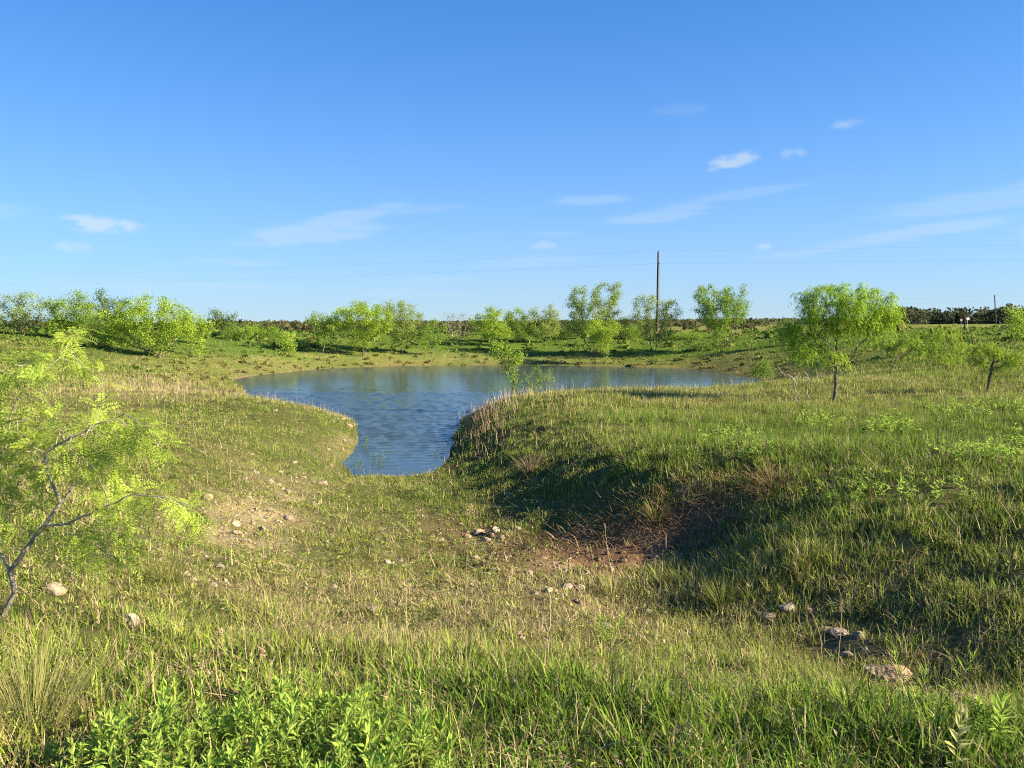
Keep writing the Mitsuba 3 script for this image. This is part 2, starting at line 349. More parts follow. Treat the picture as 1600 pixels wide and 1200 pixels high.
def plant_cover(x, y, rng, soil_keep=.06):
    sd = grid_lookup(SD, np.clip(x, X0, X1), np.clip(y, Y0, Y1))
    p = np.clip(1 - 1.0 * soil_mask(x, y), soil_keep, 1) * sstep(-.05, .25, sd + .3 * (fb(x, y, 1.5, 2, 61) - .5))
    p = p * (.30 + .95 * sstep(.34, .58, fb(x, y, 1.5, 3, 62)))
    near = sstep(28, 18, y) * sstep(3.2, 4.6, y)
    p = p * (1 - near * .75 * sstep(.54, .36, fb(x, y, 4.2, 2, 63)))
    open_ = np.clip(1 - 1.5 * bump(x, y, 2.85, 5.15, .42, .50) - 1.1 * bump(x, y, 2.78, 6.1, .35, .28) - .9 * bump(x, y, 3.9, 4.75, .6, .22, -.3), 0, 1)
    p = open_ * np.maximum(p, .9 * (bump(x, y, 3.4, 5.1, 2.4, .55, -.42) + bump(x, y, 2.4, 6.6, .5, 1.3, .45)) * (np.asarray(y) < 8))
    return rng.uniform(size=len(x)) < p


def grass_colors(x, y, rng, bias=0.0):
    n = len(x)
    d = np.clip(dry_mask(x, y) + bias + rng.normal(0, .20, n), 0, 1)
    fresh = np.array([.175, .265, .040])
    lush = np.array([.130, .225, .036])
    yellow = np.array([.32, .365, .080])
    straw = np.array([.50, .43, .27])
    brown = np.array([.23, .17, .11])
    m = lambda a, b, t: a * (1 - t[:, None]) + b * t[:, None]
    c = m(m(lush[None].repeat(n, 0), fresh[None], sstep(0, .3, d)), yellow[None], sstep(.25, .62, d))
    c = m(c, straw[None], sstep(.62, .95, d))
    dead = rng.uniform(size=n) < .10 + .22 * d
    c = np.where(dead[:, None], m(straw[None].repeat(n, 0), brown[None], rng.uniform(0, 1, n)), c)
    return c * rng.uniform(.72, 1.25, (n, 1))


def blade_height(x, y):
    h = .125 + .17 * (fb(x, y, 1.3, 3, 71) - .45) * 1.6 - .01 * sstep(4.4, 3.2, y) - .04 * bump(x, y, 2.2, 4.2, 1.8, .7) + .05 * sstep(1.5, 3, x) * sstep(9, 12, y)
    h = h - .07 * sstep(2.2, .8, x) * sstep(4.2, 5.4, y) * sstep(30, 18, y)
    sd = grid_lookup(SD, np.clip(x, X0, X1), np.clip(y, Y0, Y1))
    return np.clip(h, .045, .5) * (1 - .35 * sstep(4, 1, sd) * (np.asarray(y) > 40))


rng = np.random.default_rng(11)
parts = []
for (n_t, d0, d1, power, per, rows, w0) in ((9500, 1.2, 4.6, .9, 12, 3, .0062), (10500, 4.6, 8.0, 1.0, 12, 2, .0072), (23000, 8.0, 13, 1.2, 9, 2, .0098), (44000, 13, 24, 1.2, 9, 1, .0115), (50000, 24, 50, 1.3, 7, 1, .018), (44000, 50, 110, 1.2, 6, 1, .036)):
    tx, ty, td = spots(rng, n_t, d0, d1, power)
    ok = plant_cover(tx, ty, rng)
    tx, ty, td = tx[ok], ty[ok], td[ok]
    th = blade_height(tx, ty) * rng.uniform(.45, 1.5, len(tx))
    r = .035 + .0035 * td + .05 * (per > 10) * rng.uniform(0, 1, len(tx))
    k = len(tx)
    a = rng.uniform(0, 2 * math.pi, (k, per))
    q = np.sqrt(rng.uniform(0, 1, (k, per))) * r[:, None]
    bx, by = (tx[:, None] + np.cos(a) * q).ravel(), (ty[:, None] + np.sin(a) * q).ravel()
    bz = height(bx, by) - .006
    n = len(bx)
    az = a.ravel() + rng.normal(0, .7, n)
    lean = np.clip(.12 + .42 * (q / r[:, None]).ravel() + rng.normal(0, .30, n), 0, 1.4)
    hh = np.repeat(th, per) * rng.uniform(.45, 1.15, n)
    ww = w0 * rng.uniform(.6, 1.4, n) * (np.repeat(td, per) / (d0 * 1.6)) ** .45
    col = grass_colors(bx, by, rng) * np.repeat(rng.uniform(.5, 1.40, k), per)[:, None]
    parts.append(blades(np.column_stack([bx, by, bz]), hh, ww, lean, az, rng.uniform(.1, 1.5, n), col, rows))
gvx, gfx, gcx = join(parts)
print('grass triangles', len(gfx))
put('grass', (gvx, gfx), 'blade_bsdf', color=gcx)
tag('grass', 'mixed green and yellowing pasture grass covering the banks and meadow', 'grass', kind='stuff')

# dead stems lying about and standing thinly
parts = []
for (n_t, d0, d1, power, rows, w0, L) in ((42000, 1.3, 8, 1.0, 2, .0045, .13), (52000, 8, 30, 1.4, 1, .010, .19), (9000, 30, 80, 1.5, 1, .022, .33)):
    x, y, d = spots(rng, n_t, d0, d1, power)
    ok = plant_cover(x, y, rng, .2) & (rng.uniform(size=n_t) < .35 + .9 * dry_mask(x, y))
    x, y, d = x[ok], y[ok], d[ok]
    n = len(x)
    lean = np.where(rng.uniform(size=n) < .82, rng.uniform(.95, 1.5, n), rng.uniform(0, .6, n))
    t = rng.uniform(size=(n, 1)) ** 1.5
    c = (np.array([.46, .38, .25]) * t + np.array([.11, .075, .045]) * (1 - t)) * rng.uniform(.7, 1.2, (n, 1))
    parts.append(blades(np.column_stack([x, y, height(x, y) + rng.uniform(0, .05, n)]), L * rng.uniform(.5, 1.5, n), w0 * rng.uniform(.7, 1.3, n), lean, rng.uniform(0, 6.3, n), rng.uniform(-.3, .7, n), np.clip(c, .03, .8), rows))
v, f, c = join(parts)
put('dry_grass', (v, f), 'straw_bsdf', color=c)
tag('dry_grass', 'scattered dead straw stems lying and standing among the living grass', 'dry grass', kind='stuff')


def leaf_quads(base, d, nrm, L, W, col, fold=.25):
    """Pointed leaves of four triangles, folded along the midrib. base, d (direction), nrm: (n,3)."""
    s = np.cross(d, nrm)
    s /= np.linalg.norm(s, axis=1, keepdims=True) + 1e-9
    u = np.cross(s, d)
    L, W = L[:, None], W[:, None]
    m = base + d * L * .45
    v = np.stack([base, m - s * W * .5 + u * W * fold, m, m + s * W * .5 + u * W * fold, base + d * L - u * L * .12], 1)
    n = len(base)
    f = np.array([[0, 2, 1], [0, 3, 2], [1, 2, 4], [2, 3, 4]])
    f = (f[None] + (np.arange(n) * 5)[:, None, None]).reshape(-1, 3)
    return v.reshape(-1, 3), f, np.repeat(col, 5, axis=0)


def unit(v):
    return v / (np.linalg.norm(v, axis=-1, keepdims=True) + 1e-9)


# low broad-leaved weeds through the turf
parts = []
for (n_t, d0, d1, power, per, L) in ((6500, 1.5, 7.5, 1.0, 9, .024), (11000, 7.5, 28, 1.4, 7, .042)):
    x, y, d = spots(rng, n_t, d0, d1, power)
    left = sstep(.5, -2, x) * sstep(4.5, 6, y)
    ok = plant_cover(x, y, rng, .1) & (rng.uniform(size=n_t) < np.clip(.22 + .75 * left + .6 * sstep(.5, .66, fb(x, y, .5, 2, 81)), 0, 1))
    x, y, d, left = x[ok], y[ok], d[ok], left[ok]
    k = len(x)
    z = height(x, y)
    hgt = rng.uniform(.06, .20, k)
    a = rng.uniform(0, 6.3, (k, per))
    t = rng.uniform(.25, 1, (k, per))
    sx, sy = rng.normal(0, .05, k), rng.normal(0, .05, k)
    b = np.stack([x[:, None] + sx[:, None] * t + .012 * np.cos(a), y[:, None] + sy[:, None] * t + .012 * np.sin(a), z[:, None] + hgt[:, None] * t], -1).reshape(-1, 3)
    n = len(b)
    e = rng.uniform(-.2, .9, n)
    dd = np.stack([np.cos(a).ravel() * np.cos(e), np.sin(a).ravel() * np.cos(e), np.sin(e)], -1)
    nn = unit(np.array([0, 0, 1.0])[None] + rng.normal(0, .35, (n, 3)))
    LL = L * rng.uniform(.6, 1.5, n)
    col = grass_colors(b[:, 0], b[:, 1], rng, -.02) * np.array([.95, 1.0, 1.0])
    parts.append(leaf_quads(b, dd, nn, LL, LL * rng.uniform(.25, .45, n), col))
v, f, c = join(parts)
print('weed triangles', len(f))
put('weeds', (v, f), 'leaf_bsdf', color=c)
tag('weeds', 'low small-leaved weeds growing through the pasture grass', 'weeds', kind='stuff')
# ------------------------------------------------------------------ trees
def grow(roots, pts, step, rng, kill=1.6, reach=14, tilt=0.12):
    """Branches that grow from the given stems towards the points of the crown. roots: polylines. Returns nodes, parents."""
    nodes, par = [], []
    for line in roots:
        line = np.asarray(line, float)
        for i, p in enumerate(line):
            if i == 0 and nodes:
                nodes.append(p + [0, 0, .02])
                par.append(0)
            elif i == 0:
                nodes.append(p)
                par.append(-1)
            else:
                m = max(1, int(np.linalg.norm(p - line[i - 1]) / step))
                for s in range(1, m + 1):
                    nodes.append(line[i - 1] + (p - line[i - 1]) * s / m + rng.normal(0, step * .10, 3) * (s < m))
                    par.append(len(nodes) - 2)
    pts = np.asarray(pts, float)
    first = len(nodes)
    for it in range(70):
        if not len(pts):
            break
        N = np.array(nodes)
        d, i = cKDTree(N).query(pts)
        pts, i, d = pts[d > kill * step], i[d > kill * step], d[d > kill * step]
        if not len(pts):
            break
        sel = d < reach * step if it > 12 else np.ones(len(d), bool)
        if not sel.any():
            break
        u, inv = np.unique(i[sel], return_inverse=True)
        acc = np.zeros((len(u), 3))
        np.add.at(acc, inv, unit(pts[sel] - N[i[sel]]))
        new = N[u] + unit(unit(acc) + rng.normal(0, .28, (len(u), 3)) + [0, 0, tilt]) * step
        dn, _ = cKDTree(N).query(new)
        good = dn > .35 * step
        if not good.any():
            break
        for p, q in zip(new[good], u[good]):
            nodes.append(p)
            par.append(int(q))
        if len(nodes) > 2600:
            break
    return np.array(nodes), np.array(par)


def thickness(nodes, par, tip, power=2.3):
    r = np.zeros(len(nodes))
    kids = np.zeros(len(nodes), int)
    for k in range(len(nodes) - 1, -1, -1):
        r[k] = max(r[k], tip ** power)
        if par[k] >= 0:
            r[par[k]] += r[k]
            kids[par[k]] += 1
    return r ** (1 / power), kids


def limbs(nodes, par, r, sides=5):
    p = np.where(par < 0, np.arange(len(nodes)), par)
    d = nodes - nodes[p]
    first = par < 0
    for k in np.where(first)[0]:
        c = np.where(par == k)[0]
        d[k] = nodes[c[0]] - nodes[k] if len(c) else [0, 0, 1]
    d = unit(d)
    ref = np.array([.31, .94, .13])
    a = unit(np.cross(d, ref))
    b = np.cross(d, a)
    ang = np.arange(sides) * 2 * math.pi / sides
    ring = nodes[:, None] + r[:, None, None] * (np.cos(ang)[None, :, None] * a[:, None] + np.sin(ang)[None, :, None] * b[:, None])
    k = np.where(~first)[0]
    # a side branch starts with its own thin ring on its parent's axis
    start = nodes[par[k], None] + np.minimum(r[par[k]], r[k] * 1.25)[:, None, None] * (np.cos(ang)[None, :, None] * a[k][:, None] + np.sin(ang)[None, :, None] * b[k][:, None])
    v = np.vstack([ring.reshape(-1, 3), start.reshape(-1, 3)])
    s0, e0 = len(nodes) * sides + np.arange(len(k)) * sides, k * sides
    j = np.arange(sides)
    j2 = (j + 1) % sides
    f = np.concatenate([np.stack([s0[:, None] + j, s0[:, None] + j2, e0[:, None] + j2], -1), np.stack([s0[:, None] + j, e0[:, None] + j2, e0[:, None] + j], -1)]).reshape(-1, 3)
    return v, f


def lobe_points(lobes, n, rng, depth):
    """lobes: (px, py, rx, ry, weight) seen from the camera; their thickness in depth is like their width."""
    w = np.array([l[2] * l[3] * (l[4] if len(l) > 4 else 1) for l in lobes], float)
    out = []
    for l, k in zip(lobes, np.maximum((n * w / w.sum()).astype(int), 4)):
        q = unit(rng.normal(size=(k, 3))) * rng.uniform(.25, 1, (k, 1)) ** .45
        c = at(l[0], l[1], depth)
        s = depth / F
        out.append(c + q * [l[2] * s, l[2] * s * .85, l[3] * s])
    return np.vstack(out)


PAL = {'lime': ((.23, .37, .045), (.36, .48, .065)), 'green': ((.16, .28, .045), (.27, .39, .06)), 'dark': ((.08, .15, .03), (.16, .25, .04)),
       'pale': ((.20, .29, .07), (.34, .42, .10)), 'bright': ((.26, .43, .05), (.39, .54, .07)), 'grey': ((.16, .155, .10), (.22, .21, .12))}


def leaf_tint(n, pal, rng, pos=None):
    a, b = np.array(PAL[pal][0]), np.array(PAL[pal][1])
    t = rng.uniform(size=(n, 1))
    if pos is not None:
        t = np.clip(.5 * t + 1.1 * (meshkit.fbm(pos * 1.6, 2, 5)[:, None] - .25), 0, 1)
    return (a * (1 - t) + b * t) * rng.uniform(.8, 1.2, (n, 1))


def clump_leaves(nodes, rng, per, size, spread, pal, droop=.2):
    """Sprays of pointed leaflets round the ends of the twigs."""
    c = np.repeat(nodes, per, axis=0)
    n = len(c)
    c = c + rng.normal(0, spread, (n, 3)) * [1, 1, .8]
    d = unit(rng.normal(size=(n, 3)) - [0, 0, droop])
    nn = unit(np.cross(d, rng.normal(size=(n, 3))))
    L = size * rng.uniform(.6, 1.5, n)
    s = np.cross(d, nn) * (L * rng.uniform(.16, .30, n))[:, None]
    v = np.stack([c - d * L[:, None] * .5, c - s, c + d * L[:, None] * .5, c + s], 1).reshape(-1, 3)
    f = (np.array([[0, 1, 2], [0, 2, 3]])[None] + (np.arange(n) * 4)[:, None, None]).reshape(-1, 3)
    return v, f, np.repeat(leaf_tint(n, pal, rng, c), 4, axis=0)


def hanging_leaves(nodes, rng, per, L, W, pal, spread, drop=.42):
    """Drooping sprays: thin strands that arch out of the twigs and hang, with narrow leaves along them."""
    k = np.repeat(nodes, max(1, per // 10), axis=0)
    n = len(k)
    k = k + rng.normal(0, spread, (n, 3)) * [1, 1, .5]
    az = rng.uniform(0, 6.3, n)
    out = np.stack([np.cos(az), np.sin(az), np.zeros(n)], -1)
    S = drop * rng.uniform(.4, 1.2, n)
    t = np.linspace(.05, 1, 9)[None] + rng.normal(0, .04, (n, 9))
    c = k[:, None] + out[:, None] * (S[:, None] * (.55 * t - .18 * t * t))[..., None] + np.array([0, 0, 1.0]) * (S[:, None] * (.12 * t - .95 * t * t))[..., None]
    tint = leaf_tint(n, pal, rng, k)
    c = c.reshape(-1, 3)
    m = len(c)
    return blades(c, L * rng.uniform(.5, 1.2, m), W * rng.uniform(.6, 1.3, m), rng.uniform(1.2, 2.6, m), np.repeat(az, 9) + rng.normal(0, 1.0, m), rng.uniform(.2, 1.0, m), np.repeat(tint, 9, 0) * rng.uniform(.85, 1.15, (m, 1)), 2)


def tree(name, label, category, base, depth, lobes, seed, pal='green', n=150, step=.28, tip=.010, per=11, leaf=.15, spread=.15, group=None, stems=1, bark_m='bark_grey', hang=None,
         trunk_r=None, fork=.35, bare=False, top=None, splay=.5, sink=.08):
    rng = np.random.default_rng(seed)
    g = at(base[0], base[1], depth)
    g[2] = height(g[0], g[1]) - sink
    if depth > 45 and not bare:
        lobes = [(a[0], a[1], a[2] * 1.12, a[3] * 1.12) + tuple(a[4:]) for a in lobes]
        low = max(a[1] for a in lobes)
        if base[1] - low > 12:
            lobes = lobes + [((base[0] + lobes[0][0]) / 2, (low + base[1]) / 2, 12 + .22 * max(a[2] for a in lobes), (base[1] - low) * .5, .8)]
    pts = lobe_points(lobes, n, rng, depth)
    c = pts.mean(0)
    roots = []
    for s in range(stems):
        off = np.array([rng.normal(0, .10), rng.normal(0, .10), 0]) * (stems > 1) * splay * 2
        w = np.array([(s - (stems - 1) / 2) * splay * .8, rng.normal(0, .3), 0]) if stems > 1 else np.zeros(3)
        e = g + (c - g) * fork + w
        m = g + off + (e - g) * .5 + rng.normal(0, .06, 3) * [1, 1, 0]
        roots.append(np.array([g, m, e]))
    nodes, par = grow(roots, pts, step, rng)
    r, kids = thickness(nodes, par, tip)
    if trunk_r:
        r = np.where(r > tip * 1.5, tip * 1.5 + (r - tip * 1.5) * (trunk_r - tip * 1.5) / max(r.max() - tip * 1.5, 1e-6), r)
    t = free(name)
    tag(t, label, category, group)
    v, f = limbs(nodes, par, r, 6)
    put(t + '__trunk', (v, f), bark_m, True)
    if not bare:
        thin = nodes[(r < tip * 2.6) & (np.arange(len(nodes)) > 3) & (nodes[:, 2] > g[2] + .25)]
        if hang:
            v, f, col = hanging_leaves(thin, rng, per, hang[0], hang[1], pal, spread, hang[2] if len(hang) > 2 else .3)
        else:
            v, f, col = clump_leaves(thin, rng, int(per * 7), leaf * .72, spread * 1.3, pal)
        put(t + '__crown', (v, f), 'leaf_bsdf', color=col)
    return t


G_FAR = 'mesquite trees along the far bank'
tree('mesquite_tree', 'pale open mesquite with two forked trunks, leftmost of the treeline', 'tree', (38, 530), 56, [(12, 478, 22, 20), (48, 482, 26, 24), (30, 500, 34, 14), (5, 500, 14, 12)], 101, 'pale', 170, per=8, stems=2, tip=.012, splay=.9)
tree('mesquite_tree', 'round-headed mesquite with a leaning pale trunk left of the big bushy one', 'tree', (126, 534), 55, [(105, 486, 32, 26), (130, 482, 22, 22), (92, 506, 26, 14)], 102, 'green', 190, per=12, stems=2, splay=.6)
tree('mesquite_tree', 'thin dark-leaved mesquite showing sky through its top behind the big bushy one', 'tree', (165, 534), 58, [(165, 482, 30, 26), (190, 490, 26, 26), (170, 512, 26, 16)], 103, 'dark', 190, per=9, stems=2)
tree('mesquite_tree', 'big bushy bright green mesquite with foliage down to the grass, left bank', 'tree', (252, 548), 50, [(240, 486, 42, 26), (200, 505, 44, 26), (270, 498, 30, 28), (180, 528, 28, 15), (232, 522, 34, 18), (292, 512, 16, 18)], 104, 'lime', 420, per=12, stems=4, leaf=.14, splay=1.0, fork=.3)
tree('mesquite_tree', 'low lime-green mesquite touching the right side of the big bushy one', 'tree', (308, 540), 53, [(300, 508, 22, 18), (322, 512, 16, 14)], 105, 'lime', 110, per=12, stems=2)
tree('mesquite_tree', 'small dark lollipop-shaped mesquite with a bare stem above the low hedge', 'tree', (349, 530), 60, [(345, 494, 20, 10), (360, 500, 12, 10), (333, 503, 10, 8)], 106, 'dark', 80, per=9)
tree('mesquite_tree', 'mesquite with a lime head and dark skirt right of the treeline gap', 'tree', (506, 540), 63, [(494, 498, 18, 12), (512, 508, 20, 14), (525, 514, 12, 10)], 107, 'green', 120, per=11, stems=1)
tree('mesquite_tree', 'wide umbrella mesquite with dark forked trunks on the far bank opposite the inlet', 'tree', (567, 547), 64, [(565, 492, 46, 18), (590, 500, 24, 24), (535, 500, 20, 16), (560, 512, 24, 10)], 108, 'lime', 260, per=11, stems=3, bark_m='bark_dark', splay=.7, fork=.42)
tree('mesquite_tree', 'pale green mesquite with a thin stem just right of the wide umbrella mesquite', 'tree', (629, 543), 66, [(620, 484, 24, 16), (640, 496, 24, 18), (625, 515, 28, 14)], 109, 'pale', 190, per=10)
tree('mesquite_tree', 'small sparse mesquite with a pale bent stem, lowest of the treeline', 'tree', (674, 546), 66, [(672, 510, 16, 10), (690, 514, 12, 10), (678, 524, 14, 8)], 110, 'green', 80, per=9)
tree('bare_shrub', 'grey nearly leafless shrub among green mesquites in the middle of the treeline', 'shrub', (715, 528), 74, [(712, 502, 26, 16), (735, 508, 16, 14)], 111, 'grey', 120, per=3, stems=4, bark_m='bark_dead', leaf=.10)
tree('mesquite_tree', 'leafy bright mesquite behind the pond sapling, left of two duller ones', 'tree', (766, 532), 71, [(766, 498, 24, 18), (750, 510, 22, 16), (782, 515, 18, 16)], 112, 'lime', 190, per=12, stems=2)
tree('mesquite_tree', 'dull green mesquite right behind the top of the pond sapling', 'tree', (808, 530), 73, [(806, 498, 20, 16), (815, 514, 22, 14)], 113, 'green', 150, per=11, stems=2)
tree('mesquite_tree', 'dull green mesquite left of the tall two-headed mesquite', 'tree', (850, 530), 73, [(842, 496, 20, 16), (864, 492, 14, 16), (850, 514, 26, 13)], 114, 'pale', 190, per=10, stems=2)
tree('mesquite_tree', 'tall two-headed mesquite left of the utility pole', 'tree', (926, 536), 66, [(908, 470, 24, 24), (952, 464, 24, 20), (930, 492, 38, 24), (900, 505, 24, 16), (962, 506, 22, 16)], 115, 'pale', 330, per=11, stems=3, splay=.9)
tree('mesquite_tree', 'low lime-leaved mesquite at the foot of the tall two-headed one', 'tree', (945, 540), 63, [(940, 512, 26, 14), (962, 514, 12, 12), (925, 520, 14, 10)], 116, 'lime', 120, per=11, stems=2)
tree('mesquite_tree', 'airy mesquite with see-through branches in front of the utility pole', 'tree', (1020, 533), 65, [(1010, 472, 20, 14), (1046, 484, 20, 18), (1020, 498, 34, 18), (1030, 518, 24, 9)], 117, 'pale', 200, per=7, stems=2, splay=.8)
tree('mesquite_tree', 'vase-shaped green mesquite standing alone right of the utility pole', 'tree', (1134, 535), 64, [(1112, 468, 32, 22), (1145, 468, 24, 24), (1128, 492, 36, 20), (1128, 514, 18, 10)], 118, 'green', 300, per=11, stems=3, splay=.7)
tree('mesquite_tree', 'drooping lime-green mesquite with a bent trunk, the tallest tree of the right meadow', 'tree', (1302, 630), 22.2, [(1282, 458, 42, 18), (1345, 455, 48, 16), (1385, 478, 30, 18), (1318, 478, 66, 18), (1250, 512, 36, 18), (1285, 545, 36, 22), (1376, 505, 36, 14), (1312, 505, 40, 16), (1332, 560, 16, 14), (1258, 540, 30, 16), (1302, 572, 16, 12)], 119, 'bright', 860, step=.155, tip=.005, per=110, hang=(.15, .020, .52), spread=.06, trunk_r=.048, fork=.46, stems=1)
tree('mesquite_tree', 'thin mesquite with a slanting stem just behind the drooping one', 'tree', (1388, 590), 32, [(1420, 530, 22, 16), (1392, 540, 22, 14), (1438, 545, 12, 12)], 120, 'lime', 220, step=.2, per=80, hang=(.14, .026, .3), spread=.10, tip=.007, fork=.5)
tree('mesquite_tree', 'wispy many-stemmed mesquite between the drooping tree and the small dark-stemmed tree', 'tree', (1476, 577), 33, [(1480, 518, 22, 16), (1462, 540, 22, 16), (1500, 540, 18, 18), (1478, 556, 18, 10)], 121, 'lime', 260, step=.2, per=80, hang=(.13, .026, .3), spread=.12, stems=4, splay=.5, tip=.006)
tree('mesquite_tree', 'small mesquite with a thin dark curved stem at the right edge of the meadow', 'tree', (1542, 616), 22.6, [(1534, 552, 20, 18), (1552, 545, 18, 15), (1580, 560, 22, 16), (1530, 566, 14, 10), (1558, 568, 14, 10)], 222, 'lime', 300, step=.14, per=90, hang=(.12, .018, .22), spread=.07, bark_m='bark_dark', tip=.005, trunk_r=.04, fork=.5)
tree('mesquite_tree', 'young mesquite before the dark woods by the leaning pole', 'tree', (1590, 525), 52, [(1588, 495, 20, 12), (1600, 505, 12, 10)], 123, 'lime', 90, per=10, stems=2)
tree('bare_shrub', 'whitish leafless shrub beside the drooping mesquite', 'shrub', (1262, 632), 21.5, [(1222, 582, 18, 8), (1255, 588, 22, 14), (1248, 602, 26, 8)], 124, n=46, step=.16, tip=.009, stems=2, bark_m='bark_dead', bare=True, splay=.4, fork=.3)
tree('sapling', 'slender yellow-leaved sapling leaning over the water from the right bank', 'sapling', (812, 618), 29.0, [(782, 548, 20, 18), (802, 565, 16, 20), (770, 533, 10, 9), (812, 552, 12, 14)], 125, 'lime', 150, step=.14, tip=.006, per=5, leaf=.09, spread=.07, fork=.5, stems=2, splay=.12)
tree('sapling', 'short drooping willow-like sapling at the water right of the slender one', 'sapling', (826, 616), 28.8, [(838, 582, 20, 16), (828, 600, 22, 10), (858, 590, 12, 12)], 126, 'lime', 110, step=.14, tip=.005, per=40, hang=(.10, .016, .22), spread=.06, stems=3, splay=.15)
tree('sapling', 'sparse young mesquite at the left waterline, thin twigs with a few lime sprays', 'sapling', (345, 612), 27.5, [(340, 575, 22, 12), (360, 590, 14, 10), (310, 590, 18, 8), (335, 598, 20, 6)], 127, 'lime', 70, step=.17, tip=.005, per=20, hang=(.10, .018, .22), spread=.08, stems=3, splay=.3)
tree('shrub', 'low lime-green bush alone on the slope left of the gap in the treeline', 'shrub', (448, 540), 62, [(448, 526, 10, 9)], 128, 'lime', 50, per=12, stems=2)
tree('shrub', 'dense leafy bush at the right end of the pond', 'shrub', (1196, 590), 47, [(1194, 574, 12, 11), (1180, 580, 10, 7)], 129, 'green', 70, step=.2, per=14, leaf=.11, stems=3, spread=.10)
tree('shrub', 'dark brushy bush beneath the dark-leaved mesquite', 'shrub', (158, 546), 52, [(158, 522, 24, 18), (140, 515, 12, 14)], 130, 'dark', 110, per=12, stems=4, leaf=.12)
for k, (x, y, rx, ry, d, pal, lab) in enumerate([(375, 516, 24, 10, 66, 'green', 'green hedge-like bush next to the lollipop-shaped mesquite'), (415, 517, 26, 9, 68, 'green', 'rounded green bush at the right end of the low hedge'),
        (462, 524, 14, 8, 74, 'dark', 'dark low bush in the gap of the treeline'), (545, 522, 24, 9, 76, 'dark', 'dark scrub behind the wide umbrella mesquite'),
        (655, 522, 22, 9, 78, 'dark', 'dark scrub behind the small sparse mesquite'), (890, 518, 20, 12, 75, 'dark', 'dark brush below the left head of the tall two-headed mesquite'),
        (985, 516, 18, 10, 74, 'green', 'green brush between the two-headed and the airy mesquite'), (1190, 521, 34, 6, 80, 'dark', 'dark green bramble strip right of the vase-shaped mesquite'),
        (1075, 524, 24, 6, 72, 'green', 'low green bush between the airy and the vase-shaped mesquite'), (1230, 512, 22, 14, 60, 'dark', 'dark bushy thicket behind the left edge of the drooping mesquite'), (1445, 522, 20, 9, 44, 'dark', 'dark juniper-like bush behind the thin slanting mesquite')]):
    tree('shrub', lab, 'shrub', (x, y + ry + 5), d, [(x, y, rx, ry), (x - rx * .5, y + ry * .3, rx * .6, ry * .7), (x + rx * .5, y + ry * .2, rx * .6, ry * .7)], 140 + k, pal, 110, per=11, stems=4, leaf=.14, fork=.2)
tree('bare_shrub', 'low tangle of dark dead brush on the bank at the right end of the pond', 'shrub', (1232, 592), 42, [(1225, 578, 26, 9), (1250, 575, 20, 9), (1205, 584, 14, 6)], 153, 'grey', 130, step=.2, tip=.011, per=1, stems=5, bark_m='bark_dark', splay=.9, fork=.2, leaf=.08)
tree('bare_shrub', 'dark brown dead brush clump by the fence', 'shrub', (1573, 516), 54, [(1570, 508, 14, 5), (1582, 510, 8, 4)], 152, n=60, step=.15, tip=.012, stems=4, bark_m='bark_dark', bare=True, splay=.6, fork=.2)
# ------------------------------------------------------------------ the near mesquite at the left edge
def hit(px, py):
    """Where the view ray through a point of the photograph meets the land."""
    y = np.concatenate([np.linspace(1.2, 20, 1200), np.linspace(20, 120, 1200)])
    p = CAM + ray(px, py) * y[:, None]
    under = p[:, 2] < height(p[:, 0], p[:, 1])
    k = int(np.argmax(under)) if under.any() else len(y) - 1
    q = p[k].copy()
    q[2] = height(q[0], q[1])
    return q


def feather_leaves(base, d, rng, col, L=.125, pairs=12, leaflet=.033, width=.0062):
    """Mesquite leaves: two spreading rows of narrow leaflets on a short stalk."""
    n = len(base)
    down = np.array([0, 0, -1.0])
    d = unit(d)
    s = unit(np.cross(d, rng.normal(0, .5, (n, 3)) + [0, 0, 1.0]))
    u = np.cross(s, d)
    out = []
    for side in (-1, 1):
        pd = unit(d + side * s * rng.uniform(.35, .75, (n, 1)))
        LL = L * rng.uniform(.7, 1.3, n)
        t = np.linspace(.12, 1, pairs)
        drop = rng.uniform(.15, .5, n)
        c = base[:, None] + (d * .03)[:, None] + pd[:, None] * (LL[:, None] * t)[..., None] + down * (drop[:, None] * LL[:, None] * t ** 2)[..., None]
        across = unit(np.cross(pd, u))
        for w in (-1, 1):
            ld = unit(across * w + pd * .45 + down * .25)
            l = leaflet * rng.uniform(.75, 1.15, (n, pairs)) * (1 - .35 * t[None] ** 3)
            b = c + rng.normal(0, .001, c.shape)
            tip = b + ld[:, None] * l[..., None] + rng.normal(0, .003, b.shape)
            mid = b + (tip - b) * .5
            wv = unit(np.cross(ld, u))[:, None] * width
            q = np.stack([b, mid - wv * .5, tip, mid + wv * .5], 2)
            out.append(q.reshape(-1, 4, 3))
    q = np.concatenate(out)
    cc = np.tile(np.repeat(col, pairs, axis=0), (4, 1))
    f = (np.array([[0, 1, 2], [0, 2, 3]])[None] + (np.arange(len(q)) * 4)[:, None, None]).reshape(-1, 3)
    return q.reshape(-1, 3), f, np.repeat(cc, 4, axis=0)


